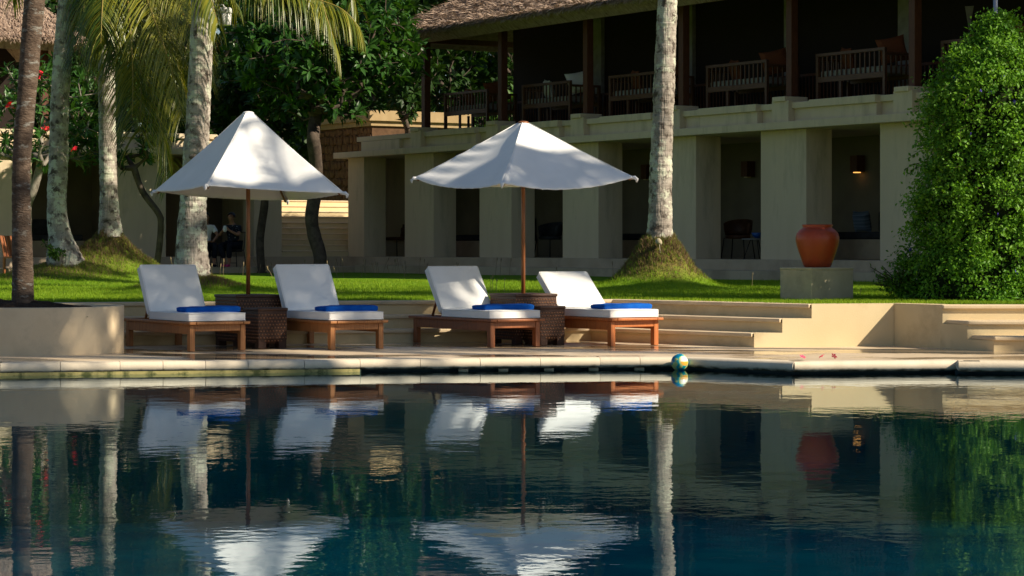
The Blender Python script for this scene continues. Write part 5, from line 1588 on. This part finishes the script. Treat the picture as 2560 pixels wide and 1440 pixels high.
# loose sprays on the left, with their own small leaves
rs = np.random.default_rng(12); sp = MB(); LP = []; LD = []
for k in range(190):
    zz = rs.uniform(0.1, 3.2); a = math.pi + rs.normal() * 0.8 if k < 80 else rs.uniform(math.pi, 2 * math.pi); r_ = vine_r(zz)
    p = Vector((r_ * math.cos(a), r_ * math.sin(a), zz)); d = Vector((math.cos(a), math.sin(a), rs.uniform(-0.4, 0.5))); pts = [p - d * 0.1]
    cur = p.copy(); L = rs.uniform(0.10, 0.36)
    for s in range(6):
        d = (d + Vector((0, 0, -0.16)) + Vector(rs.normal(size=3) * 0.15)).normalized(); cur = cur + d * L / 6; pts.append(cur.copy())
        for q in range(3): LP.append(tuple(cur)); LD.append(tuple(rs.normal(size=3) + np.array(d) * 0.6))
    sp.tube(pts, 0.0035, 4, False)
sp.build('sprays', M['vine_stem'], vr, True)
LP = np.array(LP); LD = np.array(LD)
V, T, var = leaves(LP, LD, rs.normal(size=LP.shape) * 0.5 + np.array([0, -0.5, 0.8]), 0.05 + 0.02 * rs.random(len(LP)), 0.034)
o = link('spray_leaves', np_mesh('spray_leaves', V, T, M['leaf_vine'], var), vr); o['kind'] = 'stuff'
for (px, py) in ((2514, 182), (2478, 226), (2456, 222), (2494, 532), (2535, 250), (2403, 182), (2340, 600), (2372, 440), (2530, 680), (2526, 672), (2430, 330), (2300, 620)):
    a = math.atan2(-1, (px - 2492) / 260)
    zz = CZ + (HOR - py) / F * (VY - 0.8) - LAWN
    r_ = vine_r(max(0.05, zz)) + 0.07
    x = (px - 1280) / F * (VY - 0.8) - VX
    y = -math.sqrt(max(0.02, r_ * r_ - x * x))
    b = blossom('blossom', M['petal_blue'], 0.026, (x, y, zz), (R(80), 0, px * 0.1)); b.parent = vr
# dark leafy bush at its left foot
pb = on(2268, 752, LAWN)
small_plant((pb.x, pb.y + 0.25, LAWN), 900, 0.42, 0.055, 'low dark bush at the left foot of the vine', 9, 0.42)

# ---- grass blades on the lawn
def blades():
    rs = np.random.default_rng(21)
    n = 230000
    Y = 27.2 + 18 * rs.random(n) ** 1.7
    hw = Y * 0.2135 + 0.4
    X = (rs.random(n) * 2 - 1) * hw
    nm = 22000
    for (mx, my, h, r, p, d) in MOUNDS:
        q = np.abs(rs.normal(size=nm)) * r * 1.0; a = rs.random(nm) * 2 * np.pi
        X = np.concatenate([X, mx + q * np.cos(a)]); Y = np.concatenate([Y, my + q * np.sin(a)])
    yb = np.interp(X, [p[0] for p in LB], [p[1] for p in LB])
    ok = Y > yb + 0.0
    X = X[ok]; Y = Y[ok]; n = len(X)
    Z = np.array([lawn_z(x, y) for x, y in zip(X, Y)])
    dry = np.zeros(n)
    for (mx, my, h, r, p, d) in MOUNDS:
        q = np.hypot(X - mx, Y - my); dry = np.maximum(dry, d * np.maximum(0, 1 - (q / (1.7 * r)) ** 2.5))
    isdry = rs.random(n) < np.clip(dry * 1.3, 0, 0.8)
    H = (0.022 + 0.03 * rs.random(n)) * (1 + 0.9 * dry)
    lean = rs.normal(size=(n, 2)) * 0.022
    w = 0.0045
    a = rs.random(n) * np.pi
    B = np.stack([X, Y, Z - 0.012], 1); s = np.stack([np.cos(a) * w, np.sin(a) * w, 0 * a], 1)
    V = np.empty((n, 3, 3)); V[:, 0] = B - s; V[:, 1] = B + s; V[:, 2] = B + np.stack([lean[:, 0], lean[:, 1], H + 0.012], 1)
    big = np.array([mnoise.noise(Vector((x * 0.8, y * 0.5, 0))) for x, y in zip(X[::1], Y[::1])]) if n < 400000 else np.zeros(n)
    var = np.clip(0.5 + 0.35 * big + 0.25 * rs.normal(size=n), 0, 1)
    for nm_, sel, mt in (('grass', ~isdry, 'grass_blade'), ('dry_grass', isdry, 'leaf_dry')):
        k = sel.sum(); VV = V[sel].reshape(-1, 3); TT = np.arange(k * 3).reshape(-1, 3)
        tag(link(nm_, np_mesh(nm_, VV, TT, M[mt], np.repeat(var[sel], 3))), 'short mown grass blades on the lawn' if nm_ == 'grass' else 'dry brown turf on the palm mounds', kind='stuff')
blades()

def seed_stalks():
    rs = random.Random(8); m = MB()
    spots = []
    for k in range(150): spots.append((rs.uniform(200, 2260), rs.uniform(50, 60), rs.uniform(0.12, 0.36)))
    for (px, Y, h) in spots:
        x = (px - 1280) / F * Y
        t = (x - B0.x) * W.x + (Y - B0.y) * W.y
        s = (x - B0.x) * U.x + (Y - B0.y) * U.y
        if not (t < -1.15 and s > 2.45): continue
        z0 = lawn_z(x, Y); l1, l2 = rs.gauss(0, 0.05), rs.gauss(0, 0.05)
        m.tube([(x, Y, z0), (x + l1 * .5, Y + l2 * .5, z0 + h * .6), (x + l1, Y + l2, z0 + h)], 0.004, 4, False)
        m.tube([(x + l1, Y + l2, z0 + h - 0.02), (x + l1 * 1.1, Y + l2, z0 + h + 0.03), (x + l1 * 1.2, Y + l2, z0 + h + 0.07)], [0.006, 0.013, 0.003], 5, False)
    for (px, Y, h) in [(2070, 30.4, .11), (2090, 30.3, .09), (2098, 30.3, .13), (2112, 30.35, .12), (2150, 30.5, .08), (1880, 38, .2), (1950, 38, .18), (1225, 33, .2), (1240, 33.2, .16), (1260, 33, .18), (1230, 34, .22)]:
        x = (px - 1280) / F * Y; z0 = lawn_z(x, Y)
        m.tube([(x, Y, z0), (x + .01, Y, z0 + h)], 0.003, 4, False)
        m.tube([(x + .01, Y, z0 + h - 0.01), (x + .013, Y, z0 + h + 0.02), (x + .015, Y, z0 + h + 0.04)], [0.003, 0.007, 0.002], 5, False)
    tag(m.build('seed_grass', M['seed_stalk'], None, True), 'thin dry seed stalks along the lawn edge', kind='stuff')
seed_stalks()

# garden spotlight at the foot of the tall palm
gp = at(1648, 604, 35.6)
gs = empty('garden_spotlight', (gp.x, gp.y, gp.z - 0.03), 0, 'small white spotlight at the foot of the tall palm', 'spotlight')
MB().lathe([(0.016, -0.06), (0.036, -0.03), (0.046, 0.02), (0.044, 0.05), (0.0, 0.046)], 16, cap=False).build('head', M['concrete'], gs, True, (0, 0, 0.02), (R(60), 0, R(-30)))
MB().tube([(0.0, -0.02, 0.0), (0.005, -0.04, -0.06), (0.01, -0.06, -0.14)], 0.006, 5).build('cable', M['concrete'], gs, True)

# ================================================================== PEOPLE
def skin_mesh(name, pts, edges, radii, mat_, parent, loc, rz, sub=2):
    me = bpy.data.meshes.new(name); me.from_pydata(pts, edges, []); me.update()
    o = bpy.data.objects.new(name, me); COL.objects.link(o)
    sk = o.modifiers.new('skin', 'SKIN')
    for i, v in enumerate(me.skin_vertices[0].data):
        v.radius = radii[i] if isinstance(radii[i], tuple) else (radii[i], radii[i]); v.use_root = (i == 0)
    sk.use_smooth_shade = True
    o.modifiers.new('sub', 'SUBSURF').levels = sub
    o.modifiers['sub'].render_levels = sub
    dg = bpy.context.evaluated_depsgraph_get(); dg.update()
    nm = bpy.data.meshes.new_from_object(o.evaluated_get(dg)); bpy.data.objects.remove(o)
    nm.name = name; nm.materials.clear(); nm.materials.append(mat_)
    nm.polygons.foreach_set('use_smooth', [True] * len(nm.polygons))
    return link(name, nm, parent, loc, (0, 0, rz))

def seated_person(loc, rz, label, top, bottom, shoe, holding=None, arms='up'):
    """seated figure facing -y locally, seat height 0.45, origin on the floor below the seat"""
    r = empty('person', loc, rz, label, 'person')
    P = []; E = []; Rr = []
    def add(p, rad, par=None):
        P.append(p); Rr.append(rad)
        if par is not None: E.append((par, len(P) - 1))
        return len(P) - 1
    pel = add((0, 0.02, 0.54), (0.16, 0.13)); wa = add((0, 0.03, 0.70), (0.135, 0.105), pel); ch = add((0, 0.0, 0.88), (0.16, 0.11), wa)
    sh = add((0, -0.03, 1.0), (0.12, 0.085), ch); nk = add((0, -0.05, 1.08), 0.052, sh); hd0 = add((0, -0.075, 1.15), (0.062, 0.07), nk); hd = add((0, -0.095, 1.23), (0.080, 0.096), hd0); ht = add((0, -0.085, 1.31), (0.068, 0.082), hd)
    add((0, -0.185, 1.215), 0.014, hd)                                   # nose
    hands = []
    for s in (-1, 1):
        hp = add((s * 0.10, -0.02, 0.52), 0.095, pel); kn = add((s * 0.13, -0.42, 0.53), 0.068, hp); an = add((s * (0.02 if s < 0 else 0.10), -0.36, 0.10), 0.040, kn)
        add((s * (0.02 if s < 0 else 0.10), -0.46, 0.045), 0.034, an)
        so = add((s * 0.18, -0.02, 0.98), 0.058, sh)
        el = add((s * 0.27, -0.18, 0.78), 0.042, so)
        wr = add((s * 0.09, -0.34, 0.90 if arms == 'up' else 0.62), 0.028, el)
        pm = add((s * 0.05, -0.37, 0.95 if arms == 'up' else 0.60), 0.030, wr)
        hands.append((Vector(P[wr]), Vector(P[pm]), s))
        for k in range(5):
            if k == 4:
                f0 = Vector(P[pm]) + Vector((-s * 0.03, 0.005, 0.012)); f1 = f0 + Vector((-s * 0.018, -0.02, 0.02))
            else:
                f0 = Vector(P[pm]) + Vector((-s * 0.012 + (k - 1.5) * 0.008, -0.01, 0.03 + 0.0 * k)); f1 = f0 + Vector((-s * 0.02, -0.028, 0.018 - 0.004 * abs(k - 1.5)))
            a = add(tuple(f0), 0.009, pm); add(tuple(f1), 0.007, a)
    body = skin_mesh('body', P, E, Rr, M['skin'], r, (0, 0, 0), 0, 2)
    # clothing grown from the same skeleton, a little wider
    q = [(0, 0.02, 0.56), (0, 0.03, 0.70), (0, 0.0, 0.88), (0, -0.03, 1.0), (0, -0.045, 1.045)]
    rr = [(0.178, 0.150), (0.152, 0.125), (0.176, 0.128), (0.14, 0.10), (0.07, 0.07)]
    e = [(0, 1), (1, 2), (2, 3), (3, 4)]
    for s in (-1, 1):
        q += [(s * 0.19, -0.03, 0.98), (s * 0.25, -0.13, 0.84)]; rr += [0.075, 0.064]; e += [(3, len(q) - 2), (len(q) - 2, len(q) - 1)]
    skin_mesh('blouse', q, e, rr, M[top], r, (0, 0, 0), 0, 2)
    q = [(0, 0.02, 0.55)]; rr = [(0.172, 0.145)]; e = []
    for s in (-1, 1):
        q += [(s * 0.10, -0.02, 0.525), (s * 0.13, -0.42, 0.53), (s * (0.035 if s < 0 else 0.105), -0.375, 0.20)]; rr += [0.112, 0.084, 0.062]
        k = len(q) - 3; e += [(0, k), (k, k + 1), (k + 1, k + 2)]
    skin_mesh('trousers', q, e, rr, M[bottom], r, (0, 0, 0), 0, 2)
    for s in (-1, 1):
        x = s * (0.02 if s < 0 else 0.10)
        skin_mesh('shoe', [(x, -0.335, 0.05), (x, -0.42, 0.042), (x, -0.53, 0.03)], [(0, 1), (1, 2)], [(0.042, 0.046), (0.048, 0.042), (0.040, 0.028)], M[shoe], r, (0, 0, 0), 0, 1)
    # hair: cap over the back and top of the head
    m = MB(); n = 16
    for j in range(9):
        ph = R(-8 + 98 * j / 8)
        for i in range(n):
            a = 2 * math.pi * i / n
            front = max(0, -math.sin(a))
            p2 = ph if front < 0.3 else max(ph, R(38) * front)
            rad = 0.115 + 0.004 * math.sin(i * 5 + j)
            m.v.append((0.92 * rad * math.cos(p2) * math.cos(a), -0.075 + 1.02 * rad * math.cos(p2) * math.sin(a) + 0.012, 1.235 + 1.06 * rad * math.sin(p2)))
    for j in range(8):
        for i in range(n): k = (i + 1) % n; m.f.append((j * n + i, j * n + k, (j + 1) * n + k, (j + 1) * n + i))
    m.build('hair', M['hair'], r, True)
    for s in (-1, 1):
        MB().lathe([(0, -0.006), (0.010, 0), (0, 0.006)], 8, cap=False).build('eye', M['black'], r, True, (s * 0.032, -0.188, 1.245), (R(90), 0, 0))
        MB().lathe([(0, -0.008), (0.018, -0.006), (0.022, 0.004), (0, 0.008)], 10, cap=False).build('ear', M['skin'], r, True, (s * 0.092, -0.08, 1.225), (0, R(90), 0))
    box('mouth', -0.022, 0.022, -0.186, -0.170, 1.172, 1.180, mat('lip', (0.28, 0.07, 0.06), None, rough=0.5), r, 0.003)
    return r
def stool(loc, rz, label):
    r = empty('metal_chair', loc, rz, label, 'chair')
    box('seat', -0.21, 0.21, -0.21, 0.21, 0.40, 0.43, M['metal_dark'], r, 0.01)
    for (x, y) in ((-.2, -.2), (.2, -.2), (-.2, .2), (.2, .2)):
        MB().tube([(x, y, 0.41), (x * 1.2, y * 1.2, 0)], 0.011, 6).build('leg', M['metal_dark'], r, True)
    for x in (-.2, .2): MB().tube([(x, .2, 0.42), (x, .27, 0.86)], 0.011, 6).build('back_post', M['metal_dark'], r, True)
    MB().tube([(-.2, .27, 0.86), (.2, .27, 0.86)], 0.011, 6).build('back_rail', M['metal_dark'], r, True)
    MB().tube([(-.24, -.24, 0.10), (.24, -.24, 0.10)], 0.009, 6).build('stretcher', M['metal_dark'], r, True)
    return r
pY = 59.3
p = at(582, 668, pY); p.z = 0.622
stool(p, R(-22), 'thin-legged dark chair under the seated person in a flowered top')
seated_person(p, R(-22), 'seated person in dark flowered top and pink shoes, holding something white', 'shirt_dark', 'trousers', 'pink')
c_ = MB().lathe([(0.030, 0), (0.055, 0.05), (0.050, 0.10), (0.03, 0.16)], 10)
hq = p + Matrix.Rotation(R(-22), 3, 'Z') @ Vector((0.0, -0.40, 0.86))
tag(c_.build('paper_napkin', M['white'], None, True, hq), 'white paper in the hands of the seated person', 'napkin')
p2 = at(513, 668, pY); p2.z = 0.622
stool(p2, R(25), 'thin-legged dark chair mostly hidden behind the thick palm')
seated_person(p2, R(25), 'seated person in a white top, mostly hidden behind the thick palm', 'white', 'trousers', 'trousers', arms='down')

# reddish wooden chair back peeking out beside the leftmost palm
p = at(42, 668, 55.0); p.z = LAWN
wc = empty('garden_chair', (p.x, p.y, LAWN), R(60), 'reddish wooden chair half hidden by the leftmost palm', 'chair')
box('seat', -0.22, 0.22, -0.22, 0.22, 0.38, 0.42, M['teak_dark'], wc, 0.005)
for (x, y) in ((-.2, -.2), (.2, -.2), (-.2, .2), (.2, .2)): box('leg', x - .025, x + .025, y - .025, y + .025, 0, 0.381, M['teak_dark'], wc, 0.004)
for k in range(4):
    m = MB().box(-0.04, 0.04, -0.012, 0.012, 0, 0.5); m.build('back_slat', M['teak_dark'], wc, False, (-0.165 + 0.11 * k, 0.21, 0.41), (R(-14), 0, 0))
